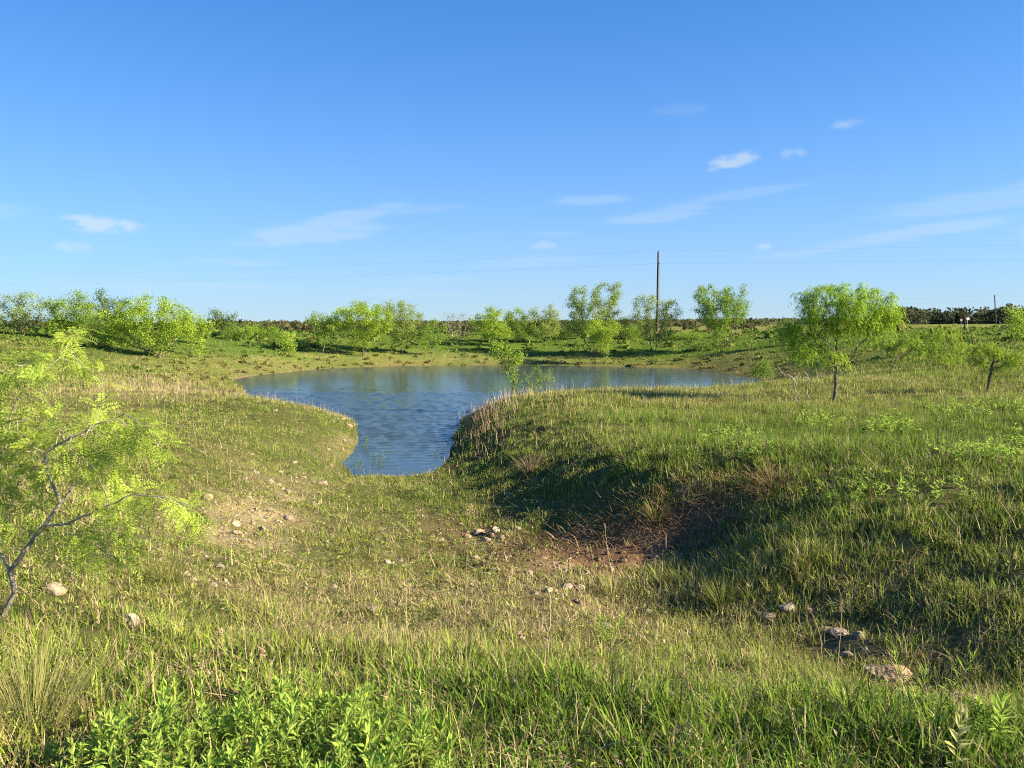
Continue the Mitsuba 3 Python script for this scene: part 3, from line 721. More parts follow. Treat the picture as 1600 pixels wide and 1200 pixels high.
rng = np.random.default_rng(201)
line = lambda L: np.array([at(*p) for p in L])
trunk = line([(-34, 1004, 4.5), (5, 962, 4.5), (24, 925, 4.5), (16, 893, 4.48), (48, 848, 4.45), (70, 820, 4.42), (95, 785, 4.4), (110, 768, 4.4)])
trunk[0, 2] = height(trunk[0, 0], trunk[0, 1]) - .1
limbs_in = [trunk, line([(95, 785, 4.4), (86, 765, 4.38), (74, 738, 4.36), (71, 707, 4.34), (112, 683, 4.3), (152, 662, 4.28), (195, 647, 4.25), (236, 668, 4.2)]),
            line([(110, 768, 4.4), (132, 742, 4.5), (160, 716, 4.55), (205, 700, 4.6), (250, 690, 4.6)]), line([(70, 820, 4.42), (108, 818, 4.35), (142, 803, 4.3), (168, 790, 4.25), (210, 772, 4.2), (262, 778, 4.15), (300, 790, 4.12)]),
            line([(16, 893, 4.48), (0, 862, 4.6), (-16, 815, 4.7), (-8, 755, 4.75), (8, 700, 4.8), (20, 640, 4.85), (42, 600, 4.9), (92, 560, 4.95), (112, 528, 5.0)]),
            line([(42, 600, 4.9), (20, 585, 4.9), (-10, 575, 4.9)]), line([(92, 560, 4.95), (130, 575, 4.95), (146, 582, 4.9)])]
lobes = [(130, 688, 100, 42, 1), (60, 668, 70, 40, 1), (215, 690, 48, 34, 1), (30, 742, 46, 40, .8), (125, 735, 80, 26, .8), (108, 515, 22, 18, 2), (146, 578, 18, 14, 1.4), (22, 572, 36, 18, 1.3), (60, 590, 20, 12, 1),
         (150, 852, 46, 26, .7), (85, 838, 34, 24, .8), (208, 838, 18, 26, 1), (314, 802, 13, 16, 3), (190, 772, 50, 22, .5), (-20, 800, 40, 50, .6), (-40, 660, 40, 60, .6)]
pts = lobe_points(lobes, 620, rng, 4.5)
# the crown keeps its own depth: nearer on its right, where the branches come forward
pts = CAM + (pts - CAM) * (1 - .02 * np.clip((pts[:, :1] + 3) / 1.5, -1, 1))
nodes, par = [], []
for li, L in enumerate(limbs_in):
    for i, p in enumerate(L):
        if i == 0:
            if li == 0:
                nodes.append(p)
                par.append(-1)
                prev = 0
            else:
                prev = int(np.argmin(np.linalg.norm(np.array(nodes) - p, axis=1)))
            continue
        m = max(1, int(np.linalg.norm(p - nodes[prev]) / .06))
        a0 = nodes[prev]
        for s in range(1, m + 1):
            nodes.append(a0 + (p - a0) * s / m + rng.normal(0, .004, 3) * (s < m))
            par.append(prev)
            prev = len(nodes) - 1


def grow_on(nodes, par, pts, step, rng, kill=1.6):
    nodes, par = list(nodes), list(par)
    for it in range(80):
        N = np.array(nodes)
        if not len(pts):
            break
        d, i = cKDTree(N).query(pts)
        pts, i = pts[d > kill * step], i[d > kill * step]
        if not len(pts):
            break
        u, inv = np.unique(i, return_inverse=True)
        acc = np.zeros((len(u), 3))
        np.add.at(acc, inv, unit(pts - N[i]))
        new = N[u] + unit(unit(acc) + rng.normal(0, .22, (len(u), 3))) * step
        dn, _ = cKDTree(N).query(new)
        for p, q in zip(new[dn > .35 * step], u[dn > .35 * step]):
            nodes.append(p)
            par.append(int(q))
        if not (dn > .35 * step).any() or len(nodes) > 4000:
            break
    return np.array(nodes), np.array(par)


nodes, par = grow_on(nodes, par, pts, .065, rng)
r, kids = thickness(nodes, par, .0022, 2.5)
print('near nodes', len(nodes))
r = np.where(r > .004, .004 + (r - .004) * (.0165 - .004) / (r.max() - .004), r)
tag('near_mesquite_tree', 'close feathery mesquite leaning in from the left edge, pale crooked trunk', 'tree')
put('near_mesquite_tree__trunk', limbs(nodes, par, r, 7), 'bark_pale', True)
thin = np.where((r < .0052) & (np.arange(len(nodes)) > 12))[0]
base = np.repeat(thin, 2)
base = base[rng.uniform(size=len(base)) < .95]
out = nodes[base] - nodes[np.maximum(par[base], 0)]
dd = unit(unit(out) * .6 + rng.normal(0, .6, (len(base), 3)) + [0.1, -.1, -.25])
v, f, c = feather_leaves(nodes[base], dd, rng, leaf_tint(len(base), 'lime', rng, nodes[base]) * np.array([1.0, .96, 1.25]))
print('near leaves', len(f))
put('near_mesquite_tree__foliage', (v, f), 'leaf_bsdf', color=c)

# ------------------------------------------------------------------ stones
def stone(seed, sub=2, flat=.6):
    m = trimesh.creation.icosphere(subdivisions=sub)
    v = np.array(m.vertices)
    g = np.random.default_rng(seed)
    for k in range(7):                                      # break off flat faces
        nrm = unit(g.normal(size=3))
        cut = g.uniform(.55, .85)
        over = np.maximum(v @ nrm - cut, 0)
        v = v - over[:, None] * nrm
    v = v * (1 + .22 * (meshkit.fbm(v * 1.7 + seed * 3.1, 3, seed % 9)[:, None] - .5))
    return v * [1, g.uniform(.65, .95), flat], np.array(m.faces)


def lay_stone(key, px, py, w, h, seed, label, group=None, flat=None, tilt=0.0):
    p = hit(px, py + h * .45)
    s = p[1] / F
    rg = np.random.default_rng(seed)
    v, f = stone(seed, 2, flat or min(max(h / w, .28), .75))
    a = rg.uniform(-.5, .5)
    R = np.array([[math.cos(a), -math.sin(a), 0], [math.sin(a), math.cos(a), 0], [0, 0, 1]])
    v = (v @ R.T) * w * s * .55
    v[:, 2] += v[:, 0] * tilt
    v = v + p + [0, w * s * .2, v[:, 2].max() * .12]
    k = free(key)
    put(k, (v, f), 'rock_bsdf', 25)
    tag(k, label, 'rock', group)


BIG = [(80, 914, 34, 30, 'brown blocky rock in the grass beside the trunk of the near mesquite'), (200, 964, 32, 26, 'pale pitted rock alone in the grass below the near mesquite'),
       (1232, 946, 30, 17, 'pale rounded rock near the top of the shaded gully, lightest one there'), (1203, 963, 32, 13, 'dull half-buried rock touching the pale rounded rock in the gully'),
       (1394, 1048, 76, 28, 'large flat grey stone slab, biggest rock in the shaded gully'), (1316, 988, 36, 11, 'long low grey stone in the middle of the shaded gully'), (1345, 990, 20, 16, 'small round grey stone at the right end of the long low one'),
       (1290, 980, 26, 14, 'tilted grey stone at the left end of the long low one'), (1325, 1022, 20, 11, 'small dark stone between the long low stone and the big slab'), (1510, 1088, 32, 12, 'flat dark stone just right of the big slab'),
       (1562, 1122, 34, 20, 'rounded stone in the deep shade near the lower right corner'), (1592, 1152, 36, 24, 'stone in the deep shade cut by the right edge of the picture'),
       (774, 826, 18, 13, 'brownish sunlit rock with a dark side at the foot of the right bank'), (748, 829, 18, 11, 'pale broken stone left of the brownish rock at the bank foot'), (808, 824, 13, 8, 'small cream stone right of the brownish rock at the bank foot'),
       (1003, 833, 10, 8, 'small white stone on the edge of the bare red soil'), (858, 918, 14, 15, 'upright white stone at the left end of a grey stone cluster'), (884, 914, 24, 14, 'largest stone of the grey cluster beside the bare soil'),
       (905, 916, 20, 13, 'grey stone at the right end of the cluster beside the bare soil'), (1040, 925, 24, 16, 'grey stone among shaded tufts below the bare red soil'), (1014, 954, 16, 10, 'small stone in the shaded gully bed below the tufts'),
       (882, 890, 14, 12, 'grey stone on the shadow line left of the gully'), (624, 872, 12, 9, 'bright stone beside a dark hollow in the middle of the sunny ground'), (605, 876, 12, 10, 'tan stone at the left of the dark hollow in the sunny ground'),
       (588, 841, 9, 8, 'small pale stone just above the dark hollow in the sunny ground'), (945, 976, 22, 11, 'cream stone on the grassy lip above the gully'), (580, 950, 26, 10, 'flat pale stone nearly buried in the middle foreground'),
       (772, 889, 18, 8, 'flat stone in sunny grass left of the grey cluster'), (826, 893, 14, 11, 'twin-lobed cream stone in sunny grass above the grey cluster'), (1128, 895, 18, 10, 'dark stone half hidden in the tufts of the gully side')]
for k, (px, py, w, h, lab) in enumerate(BIG):
    lay_stone('rock', px, py, w, h, 300 + k, lab)
rng = np.random.default_rng(31)
G1 = 'pale stone chips on the eroded left slope'
CH = [(383, 690), (395, 711), (325, 773), (308, 786), (402, 741), (418, 748), (375, 842), (386, 852), (292, 880), (330, 912), (300, 868), (411, 866), (470, 830), (512, 845), (490, 785), (455, 718), (510, 700), (516, 723), (430, 756), (392, 815), (370, 860), (320, 866), (286, 896), (350, 905),
      (436, 783), (424, 798), (404, 775), (415, 808), (396, 836), (365, 832), (440, 738), (448, 765), (380, 870), (340, 885), (470, 745), (500, 752), (540, 690), (545, 665), (535, 650), (430, 640), (300, 905), (362, 818), (408, 826), (446, 810)]
for k, (px, py) in enumerate(CH):
    w = rng.uniform(8, 17) * (1.0 if py > 740 else .75)
    lay_stone('stone_chip', px + rng.uniform(-4, 4), py + rng.uniform(-3, 3), w, w * rng.uniform(.45, .8), 400 + k, 'pale limestone chip on the ' + ('grassy crest' if py < 735 else 'bare upper face' if py < 800 else 'lower face' if py < 858 else 'foot') + ' of the eroded left slope', G1 + (', crest' if py < 735 else ', upper face' if py < 800 else ', lower face' if py < 858 else ', foot'))
G2 = 'small stones on the channel floor'
for k, (px, py) in enumerate([(655, 828), (690, 842), (560, 905), (700, 905), (742, 870), (796, 868), (850, 870), (720, 818), (760, 842), (730, 836), (785, 838), (650, 905), (675, 935), (900, 938), (925, 905), (868, 935), (836, 925), (915, 892), (610, 940), (520, 915), (700, 880), (735, 912), (480, 905), (800, 915), (846, 905)]):
    w = rng.uniform(8, 15)
    lay_stone('small_stone', px, py, w, w * .65, 470 + k, 'small pale stone on the ' + ('inner' if py < 850 else 'middle' if py < 900 else 'near') + ' part of the channel floor', G2 + (', inner' if py < 850 else ', middle' if py < 900 else ', near'))
# fine rubble
n = 11000
x, y, d = spots(rng, n, 2.5, 26, 1.1)
m = (rng.uniform(size=n) < soil_mask(x, y) * 1.2) & (height(x, y) > .05)
x, y, d = x[m], y[m], d[m]
o = trimesh.creation.icosahedron()
ov, of = np.array(o.vertices), np.array(o.faces)
sc = rng.uniform(.006, .026, (len(x), 1, 1)) * (.7 + .05 * d[:, None, None])
V = ov[None] * sc * rng.uniform(.5, 1.2, (len(x), 1, 3)) * (1 + rng.normal(0, .15, (len(x), 12, 1))) + np.stack([x, y, height(x, y) + .004], -1)[:, None]
put('pebbles', (V.reshape(-1, 3), (of[None] + (np.arange(len(x)) * 12)[:, None, None]).reshape(-1, 3)), 'rock_bsdf')
tag('pebbles', 'fine pale rubble strewn over the bare patches of soil', 'pebbles', kind='stuff')


n = 22000
x, y, d = spots(rng, n, 2.5, 16, .9)
m = (rng.uniform(size=n) < soil_mask(x, y) ** 1.5 + .8 * bump(x, y, 3.2, 5.0, 1.3, .45, -.4) + .6 * bump(x, y, 2.6, 6.3, .4, .7)) & (height(x, y) > .05)
x, y, d = x[m], y[m], d[m]
sc = rng.uniform(.008, .040, (len(x), 1, 1)) * rng.uniform(.4, 1, (len(x), 1, 1))
V = ov[None] * sc * rng.uniform(.6, 1.2, (len(x), 1, 3)) * (1 + rng.normal(0, .2, (len(x), 12, 1))) + np.stack([x, y, height(x, y)], -1)[:, None]
left_c = sstep(-1.5, -3, x)[:, None]
cc = (np.array([.175, .12, .075]) * (1 - left_c) + np.array([.36, .29, .19]) * left_c) * rng.uniform(.6, 1.3, (len(x), 1))
put('clods', (V.reshape(-1, 3), (of[None] + (np.arange(len(x)) * 12)[:, None, None]).reshape(-1, 3)), 'straw_bsdf', color=np.repeat(cc, 12, 0))
tag('clods', 'crumbled lumps of brown earth on the bare and eroded ground', 'soil', kind='stuff')

# ------------------------------------------------------------------ plants of the foreground
def leafy_plant(seed, hgt, nl, L, W, pal, stems=1):
    g = np.random.default_rng(seed)
    B, D, N, S, sv, sf, o = [], [], [], [], [], [], 0
    for s in range(stems):
        lean = g.normal(0, .12, 2) + (g.normal(0, .25, 2) if stems > 1 else 0)
        t = np.linspace(.12, 1, nl // 2)
        for k, q in enumerate(t):
            for w in (0, 1):
                a = k * 1.57 + w * math.pi + g.normal(0, .25)
                e = .15 + 1.0 * q ** 2 + g.normal(0, .18)
                B.append([lean[0] * q * hgt, lean[1] * q * hgt, q * hgt])
                D.append([math.cos(a) * math.cos(e), math.sin(a) * math.cos(e), math.sin(e)])
                N.append([-math.cos(a) * math.sin(e), -math.sin(a) * math.sin(e), math.cos(e)])
                S.append((.65 + .6 * math.sin(q * 2.6)) * g.uniform(.8, 1.2))
        p = np.array([[0, 0, -.03], [lean[0] * .5 * hgt, lean[1] * .5 * hgt, .5 * hgt], [lean[0] * hgt, lean[1] * hgt, hgt]])
        v, f = limbs(p, np.array([-1, 0, 1]), np.array([.0032, .0026, .0014]), 4)
        sv.append(v)
        sf.append(f + o)
        o += len(v)
    S = np.array(S)
    leaf = leaf_quads(np.array(B), np.array(D), unit(np.array(N) + g.normal(0, .15, (len(B), 3))), L * S, W * S, leaf_tint(len(B), pal, g), .22)
    stem = (np.vstack(sv), np.vstack(sf))
    return leaf, stem


scene['stem_bsdf'] = {'type': 'twosided', 'bsdf': {'type': 'diffuse', 'reflectance': {'type': 'rgb', 'value': [.14, .18, .05]}}}
PAL['herb'] = ((.20, .34, .06), (.40, .50, .11))
PAL['yellow'] = ((.45, .46, .16), (.58, .56, .24))
kinds = []
for s in range(6):
    (lv, lf, lc), stem = leafy_plant(900 + s, .18 + .03 * (s % 4), 30, .046, .0125, 'herb', (1, 3, 2)[s % 3])
    kinds.append((mikit.ply((lv, lf), 'leaf_bsdf', color=lc), mikit.ply(stem, 'stem_bsdf', True)))
rng = np.random.default_rng(77)
placed, tries = [], 0
while len(placed) < 125 and tries < 6000:
    tries += 1
    px, py = rng.uniform(90, 690), rng.uniform(1105, 1290)
    if py - 40 < np.interp(px, [90, 300, 480, 600, 690], [1165, 1125, 1080, 1100, 1175]):
        continue
    q = hit(px, py)
    if placed and min(np.hypot(q[0] - p[0], q[1] - p[1]) for p in placed) < .052:
        continue
    placed.append(q)
for q in placed:
    leaf, stem = kinds[rng.integers(6)]
    M = T().translate((q - [0, 0, .01]).tolist()).rotate([0, 0, 1], float(rng.uniform(0, 360))).rotate([1, 0, 0], float(rng.normal(0, 16))).scale(float(rng.uniform(.55, 1.15)))
    k = free('leafy_plant')
    scene[k + '__foliage'], scene[k + '__stem'] = {**leaf, 'to_world': M}, {**stem, 'to_world': M}
    w = CAM[:2] * 0 + q[:2]
    zone = 'left part' if w[0] < -1.05 else 'middle part' if w[0] < -.65 else 'right part'
    row = 'bottom-edge front' if w[1] < 2.75 else 'back edge'
    tag(k, f'bright green broad-leaved plant in the {zone} of the leafy foreground patch, {row}', 'plant', f'leafy plants, {zone}, {row}')

q = hit(1488, 1225)
(lv, lf, lc), stem = leafy_plant(950, .30, 20, .05, .018, 'yellow')
tag('yellow_plant', 'pale yellow leafy stalk standing in the grass by the lower right corner', 'plant')
put('yellow_plant__foliage', (lv + q, lf), 'leaf_bsdf', color=lc)
put('yellow_plant__stem', (stem[0] + q, stem[1]), 'stem_bsdf', True)
for k, (px, py, hh, lab) in enumerate([(1440, 1150, .34, 'feathery green weed on the gully lip below the big slab'), (1556, 1185, .22, 'small green rosette weed in the lower right corner'), (950, 1010, .22, 'lime green herb on the sunny lip above the gully')]):
    q = hit(px, py)
    (lv, lf, lc), stem = leafy_plant(960 + k, hh, 34, .06, (.006, .016, .010)[k], 'herb', 3)
    key = free('weed_plant')
    tag(key, lab, 'plant')
    put(key + '__foliage', (lv + q, lf), 'leaf_bsdf', color=lc)
    put(key + '__stem', (stem[0] + q, stem[1]), 'stem_bsdf', True)


def tuft(key, px, py, n, L, w, rad, ca, cb, label, seed, lean0=.1, lean1=.7, az=None, curl=.8, bsdf='blade_bsdf'):
    g = np.random.default_rng(seed)
    q = hit(px, py)
    a = g.uniform(0, 6.3, n) if az is None else g.normal(az, .35, n)
    rr = rad * np.sqrt(g.uniform(0, 1, n))
    b = np.column_stack([q[0] + np.cos(a) * rr, q[1] + np.sin(a) * rr, np.zeros(n)])
    b[:, 2] = height(b[:, 0], b[:, 1]) - .01
    t = g.uniform(size=(n, 1))
    c = (np.array(ca) * (1 - t) + np.array(cb) * t) * g.uniform(.75, 1.2, (n, 1))
    v, f, c = blades(b, L * g.uniform(.5, 1.15, n), w * g.uniform(.7, 1.3, n), np.clip(lean0 + (lean1 - lean0) * (rr / rad) + g.normal(0, .12, n), 0, 1.5), a, curl * g.uniform(.3, 1.3, n), c, 4)
    k = free(key)
    put(k, (v, f), bsdf, color=c)
    tag(k, label, 'grass tuft')


STRAW, PALE = (.44, .35, .19), (.30, .31, .12)
tuft('bunchgrass', 48, 1150, 520, .46, .0032, .13, (.34, .31, .15), (.22, .26, .07), 'tall pale bunchgrass clump in the lower left corner', 1)
tuft('bunchgrass', 262, 915, 260, .34, .004, .10, (.20, .19, .07), (.16, .20, .05), 'fine olive bunchgrass clump on the slope below the hanging mesquite spray', 2)
tuft('bunchgrass', 957, 935, 150, .34, .006, .06, (.40, .36, .18), (.22, .27, .06), 'pale tuft with long stalks at the edge of the gully shadow', 3)
tuft('bunchgrass', 1062, 915, 170, .30, .006, .07, (.20, .22, .06), (.12, .18, .03), 'spiky green tuft below the bare red soil', 4)
tuft('bunchgrass', 1130, 950, 170, .34, .007, .07, (.28, .28, .10), (.12, .18, .03), 'spiky yellowish tuft in the shaded gully left of the pale rounded rock', 5)
tuft('bunchgrass', 1025, 815, 150, .36, .008, .10, (.34, .30, .13), (.20, .22, .06), 'shaggy dry tuft on the brow above the bare red soil', 6)
tuft('bunchgrass', 1210, 760, 260, .42, .008, .22, (.36, .27, .15), (.22, .17, .08), 'brown shaggy clump overhanging the dark nook of the gully head', 7, .3, 1.2)
tuft('flattened_straw', 745, 1118, 80, .40, .0042, .07, (.46, .38, .24), (.30, .25, .16), 'flattened bundle of grey straw lying in the green grass at the bottom', 8, 1.15, 1.35, math.pi, .25, 'straw_bsdf')
tuft('bunchgrass', 830, 735, 130, .55, .008, .12, (.34, .27, .15), (.24, .20, .11), 'dry brown tuft on the shaded face of the right bank', 9)


def stalk(bx, by, tx, ty, r, label, seed, group=None, head=0.0, color=(.36, .27, .16)):
    g = np.random.default_rng(seed)
    b = hit(bx, by)
    e = at(tx, ty, b[1] + g.uniform(-.08, .08))
    t = np.linspace(0, 1, 9)[:, None]
    bend = unit(np.cross(e - b, [0, 1.0, 0])) * np.linalg.norm(e - b) * g.normal(0, .03)
    p = b + (e - b) * t + bend * np.sin(t * math.pi) + g.normal(0, .0015, (9, 3))
    p[0, 2] -= .03
    k = free('dry_stalk')
    tag(k, label, 'stalk', group)
    sc_ = np.array(color)
    v, f = limbs(p, np.arange(9) - 1, r * np.linspace(1.2, .55, 9), 4)
    put(k + '__stem', (v, f), 'straw_bsdf', color=np.repeat(sc_[None], len(v), 0))
    if head:
        m = 46
        u = g.uniform(0, 1, m)
        c = e + (p[-2] - e) * u[:, None] * (head / max(np.linalg.norm(p[-2] - e), 1e-6)) + g.normal(0, .006, (m, 3))
        d = unit(g.normal(size=(m, 3)) * .7 + unit(e - p[-2]) * .8)
        v, f, c = leaf_quads(c, d, unit(g.normal(size=(m, 3))), np.full(m, .022), np.full(m, .006), np.array([[.40, .31, .20]]) * g.uniform(.6, 1.2, (m, 1)))
        put(k + '__seed_head', (v, f), 'straw_bsdf', color=c)


stalk(731, 1062, 737, 788, .0028, 'tallest thin dry stalk, upright in the middle with a dark seed head', 1, None, .06, (.20, .13, .10))
stalk(1306, 1058, 1315, 936, .0028, 'thick straw-coloured grass stalk, tallest over the dark gully', 2, None, .10)
stalk(1284, 1040, 1262, 946, .0026, 'left-leaning straw stalk beside the thick one over the dark gully', 3, None, .08)
stalk(1420, 1095, 1388, 1020, .0030, 'brown leaning stalk in front of the big flat slab', 4, None, .06)
stalk(858, 990, 858, 918, .0022, 'short white dry stalk below the upright white stone', 5, None, .0, (.5, .46, .38))
G3 = 'thin dry stalks among the grass'
for k, (a, b, c, d) in enumerate([(340, 1085, 345, 985), (362, 1100, 340, 1010), (380, 1110, 378, 950), (395, 1105, 410, 1015), (352, 1120, 330, 1000), (415, 1100, 425, 1030), (330, 1100, 312, 1040), (640, 1010, 636, 880), (520, 1040, 528, 1000), (555, 980, 552, 900), (1150, 1010, 1153, 942), (1192, 1015, 1180, 965),
                                  (1207, 1015, 1207, 965), (930, 905, 922, 850), (962, 905, 940, 835), (958, 900, 945, 820), (100, 1125, 190, 1190), (130, 1110, 200, 1180), (880, 1075, 812, 990), (905, 1180, 900, 1080), (1240, 1010, 1250, 960), (1500, 830, 1470, 790), (1590, 830, 1560, 780), (1085, 1000, 1090, 960), (640, 1130, 600, 1085), (1535, 1140, 1525, 1065), (1495, 1120, 1490, 1070), (1375, 735, 1345, 705)]):
    stalk(a, b, c, d, .0018 if b > 900 else .003, 'thin dry straw stalk ' + (z_ := 'near the bunchgrass clump on the lower left' if a < 450 and b > 1000 else 'in the grass of the middle foreground' if a < 700 else 'over the edge of the shaded gully' if b < 1200 and 880 < a < 1300 else 'on the right meadow slope' if b < 900 else 'in the bottom right grass'), 20 + k, G3 + ', ' + z_, .0 if k % 3 else .03, (.42, .34, .21))

# ------------------------------------------------------------------ reeds, waterside sprigs, meadow herbs
parts = []
rng = np.random.default_rng(55)
for (cx, cy, sx, sy, n, L, w, ca, cb) in ((-.75, 21.5, .45, 2.2, 620, .34, .011, (.34, .25, .17), (.22, .16, .11)), (-.5, 26.5, .7, 2.0, 380, .5, .010, (.34, .28, .25), (.44, .36, .28)), (.6, 30, 1.2, .9, 260, .7, .012, (.34, .28, .25), (.40, .36, .28)),
                                         (-13.5, 28.0, 2.2, 2.4, 1300, .42, .011, (.36, .28, .20), (.26, .21, .12)), (-16, 33, 1.6, 3.0, 500, .45, .012, (.36, .28, .20), (.28, .22, .14)), (-9.0, 28.8, 1.5, .7, 420, .55, .010, (.36, .29, .24), (.26, .22, .17)),
                                         (12.5, 33.2, 1.6, 1.0, 650, .65, .018, (.46, .36, .24), (.40, .29, .17)), (7, 31.2, 4, .8, 380, .5, .015, (.44, .36, .24), (.3, .26, .12)), (1.4, 22.5, 1.2, 2.2, 300, .4, .013, (.42, .32, .2), (.3, .24, .12))):
    x, y = rng.normal(cx, sx, n), rng.normal(cy, sy, n)
    z = height(x, y)
    ok = z > -.12
    x, y, z = x[ok], y[ok], z[ok]
    n = len(x)
    t = rng.uniform(size=(n, 1))
    parts.append(blades(np.column_stack([x, y, z - .02]), L * rng.uniform(.45, 1.2, n), w * rng.uniform(.6, 1.4, n), np.abs(rng.normal(0, .22, n)), rng.uniform(0, 6.3, n), rng.uniform(0, .6, n), (np.array(ca) * t + np.array(cb) * (1 - t)) * rng.uniform(.75, 1.2, (n, 1)), 2))
v, f, c = join(parts)
put('dry_reeds', (v, f), 'straw_bsdf', color=c)
tag('dry_reeds', 'tan and pinkish dry reeds fringing the pond and the brow of the right bank', 'reeds', kind='stuff')

parts = []
for (px, py, n, s) in ((572, 700, 12, .5), (596, 722, 14, .5), (556, 735, 14, .4), (715, 690, 20, .35), (690, 712, 9, .25), (375, 605, 20, .6), (725, 668, 18, .4)):
    q = on_z(px, py, 0.0)
    x, y = rng.normal(q[0], s * .35, n), rng.normal(q[1], s, n)
    k = len(x)
    hgt = rng.uniform(.10, .40, k)
    z = np.maximum(height(x, y), -.05)
    for m in range(7):
        tt = rng.uniform(.3, 1, k)
        b = np.column_stack([x + rng.normal(0, .02, k), y + rng.normal(0, .02, k), z + hgt * tt])
        dd = unit(rng.normal(size=(k, 3)) + [0, 0, .5])
        parts.append(leaf_quads(b, dd, unit(rng.normal(size=(k, 3))), np.full(k, .055), np.full(k, .018), leaf_tint(k, 'dark', rng)))
    v, f, c = blades(np.column_stack([x, y, z - .1]), hgt + .12, np.full(k, .010), np.abs(rng.normal(0, .15, k)), rng.uniform(0, 6, k), rng.uniform(0, .3, k), np.repeat([[.16, .13, .07]], k, 0), 2)
    parts.append((v, f, c))
v, f, c = join(parts)
put('waterside_weeds', (v, f), 'leaf_bsdf', color=c)
tag('waterside_weeds', 'sparse leafy sprigs standing in the shallow edge of the inlet', 'weeds', kind='stuff')

parts = []
for (px, py, rx, ry, n) in ((1150, 690, 45, 10, 34), (1285, 664, 45, 8, 40), (1395, 672, 50, 11, 60), (1505, 648, 60, 9, 40), (1565, 712, 36, 18, 40), (1600, 640, 50, 8, 24), (1500, 720, 30, 10, 16), (1340, 770, 90, 18, 16), (1180, 720, 60, 14, 12), (1450, 780, 80, 20, 14), (60, 560, 60, 10, 40), (150, 545, 90, 6, 40), (460, 560, 60, 10, 25), (1650, 690, 60, 20, 40)):
    for k in range(n):
        q = hit(px + rng.normal(0, rx * .6), py + rng.normal(0, ry * .6))
        far_ = q[1] / 16
        m = 12
        a, e, t = rng.uniform(0, 6.3, m), rng.uniform(-.1, 1.0, m), rng.uniform(.2, 1, m)
        hgt = rng.uniform(.10, .30)
        b = q + np.column_stack([rng.normal(0, .03, m), rng.normal(0, .03, m), t * hgt])
        dd = np.column_stack([np.cos(a) * np.cos(e), np.sin(a) * np.cos(e), np.sin(e)])
        L = rng.uniform(.06, .11, m) * max(far_ ** .4, .8)
        parts.append(leaf_quads(b, dd, unit(rng.normal(0, .4, (m, 3)) + [0, 0, 1]), L, L * .38, leaf_tint(m, 'herb', rng)))
v, f, c = join(parts)
put('meadow_herbs', (v, f), 'leaf_bsdf', color=c)
tag('meadow_herbs', 'patches of bright broad-leaved herbs in the right meadow', 'herbs', kind='stuff')

# roots and litter hanging from the eroded head of the gully
n = 2600
x, y = rng.normal(2.5, .8, n), rng.normal(10.1, .32, n)
x[: n // 3], y[: n // 3] = rng.normal(1.3, .7, n // 3), rng.normal(10.5, .25, n // 3)
t = rng.uniform(size=(n, 1))
v, f, c = blades(np.column_stack([x, y, height(x, y) + rng.uniform(0, .03, n)]), rng.uniform(.08, .30, n), rng.uniform(.005, .010, n), rng.uniform(.5, 1.6, n), rng.normal(-2.0, .9, n), rng.uniform(.2, 1.2, n), np.array([.40, .28, .17]) * t + np.array([.18, .115, .07]) * (1 - t), 3)
put('hanging_roots', (v, f), 'straw_bsdf', color=c)
tag('hanging_roots', 'brown roots and dead grass hanging over the eroded head of the gully', 'roots', kind='stuff')

# ------------------------------------------------------------------ power line, fence, sign
def post_mesh(x, y, z0, z1, r0, r1, lean=(0, 0), sides=10):
    return limbs(np.array([[x, y, z0], [x + lean[0] * .5, y + lean[1] * .5, (z0 + z1) / 2], [x + lean[0], y + lean[1], z1]]), np.array([-1, 0, 1]), np.array([r0, (r0 + r1) / 2, r1]), sides)


def box(cx, cy, cz, sx, sy, sz, rot=0):
    m = trimesh.creation.box([sx, sy, sz])
    m.apply_transform(trimesh.transformations.rotation_matrix(rot, [0, 0, 1]))
    m.apply_translation([cx, cy, cz])
    return m


P0 = at(1028.5, 394, 77.0)
zb = float(height(P0[0], P0[1]))
tag('utility_pole', 'tall dark wooden utility pole behind the airy mesquite', 'utility pole')
m = post_mesh(P0[0], P0[1], zb - .3, P0[2], .125, .09)
put('utility_pole__shaft', m, 'timber', True)
ins = trimesh.creation.revolve([[0, 0], [.05, 0], [.075, .05], [.05, .09], [.065, .13], [0, .17]], sections=10)
ins.apply_translation([P0[0], P0[1], P0[2] - .02])
put('utility_pole__insulator', ins, 'steel', 30)
put('utility_pole__bracket', box(P0[0], P0[1] - .17, P0[2] - 1.18, .16, .24, .12), 'steel')
put('utility_pole__ground_wire', post_mesh(P0[0] + .15, P0[1] - .08, zb, P0[2] - 1.0, .012, .012, sides=4), 'cable', True)
A, B = np.array([-72.0, 24.0, 0.0]), np.array([72.0, -18.5, 0.0])
for k, (dz, lab) in enumerate(((.14, 'upper wire of the power line crossing the low sky'), (-1.16, 'lower wire of the power line crossing the low sky'))):
    pts_ = []
    for t in np.linspace(-1.6, 1.6, 65):
        o = (A * -t if t < 0 else B * t)
        s = abs(t)
        pts_.append(P0 + o + [0, 0, dz + (-.25 if t < 0 else .18) * s - 1.5 * s * (1.6 - s) * .5])
    p = np.array(pts_)
    key = free('power_wire')
    put(key, limbs(p, np.arange(len(p)) - 1, np.full(len(p), .0042), 4), 'cable', True)
    tag(key, lab, 'wire')
Q = at(1554, 462, 215.0)
zq = float(height(Q[0], Q[1]))
tag('utility_pole_001', 'distant leaning utility pole in front of the dark woods', 'utility pole')
put('utility_pole_001__shaft', post_mesh(Q[0] + .9, Q[1], zq - .5, Q[2], .18, .13, (-.9, 0)), 'timber', True)
put('utility_pole_001__insulator', box(Q[0], Q[1], Q[2] + .1, .14, .14, .25), 'steel')
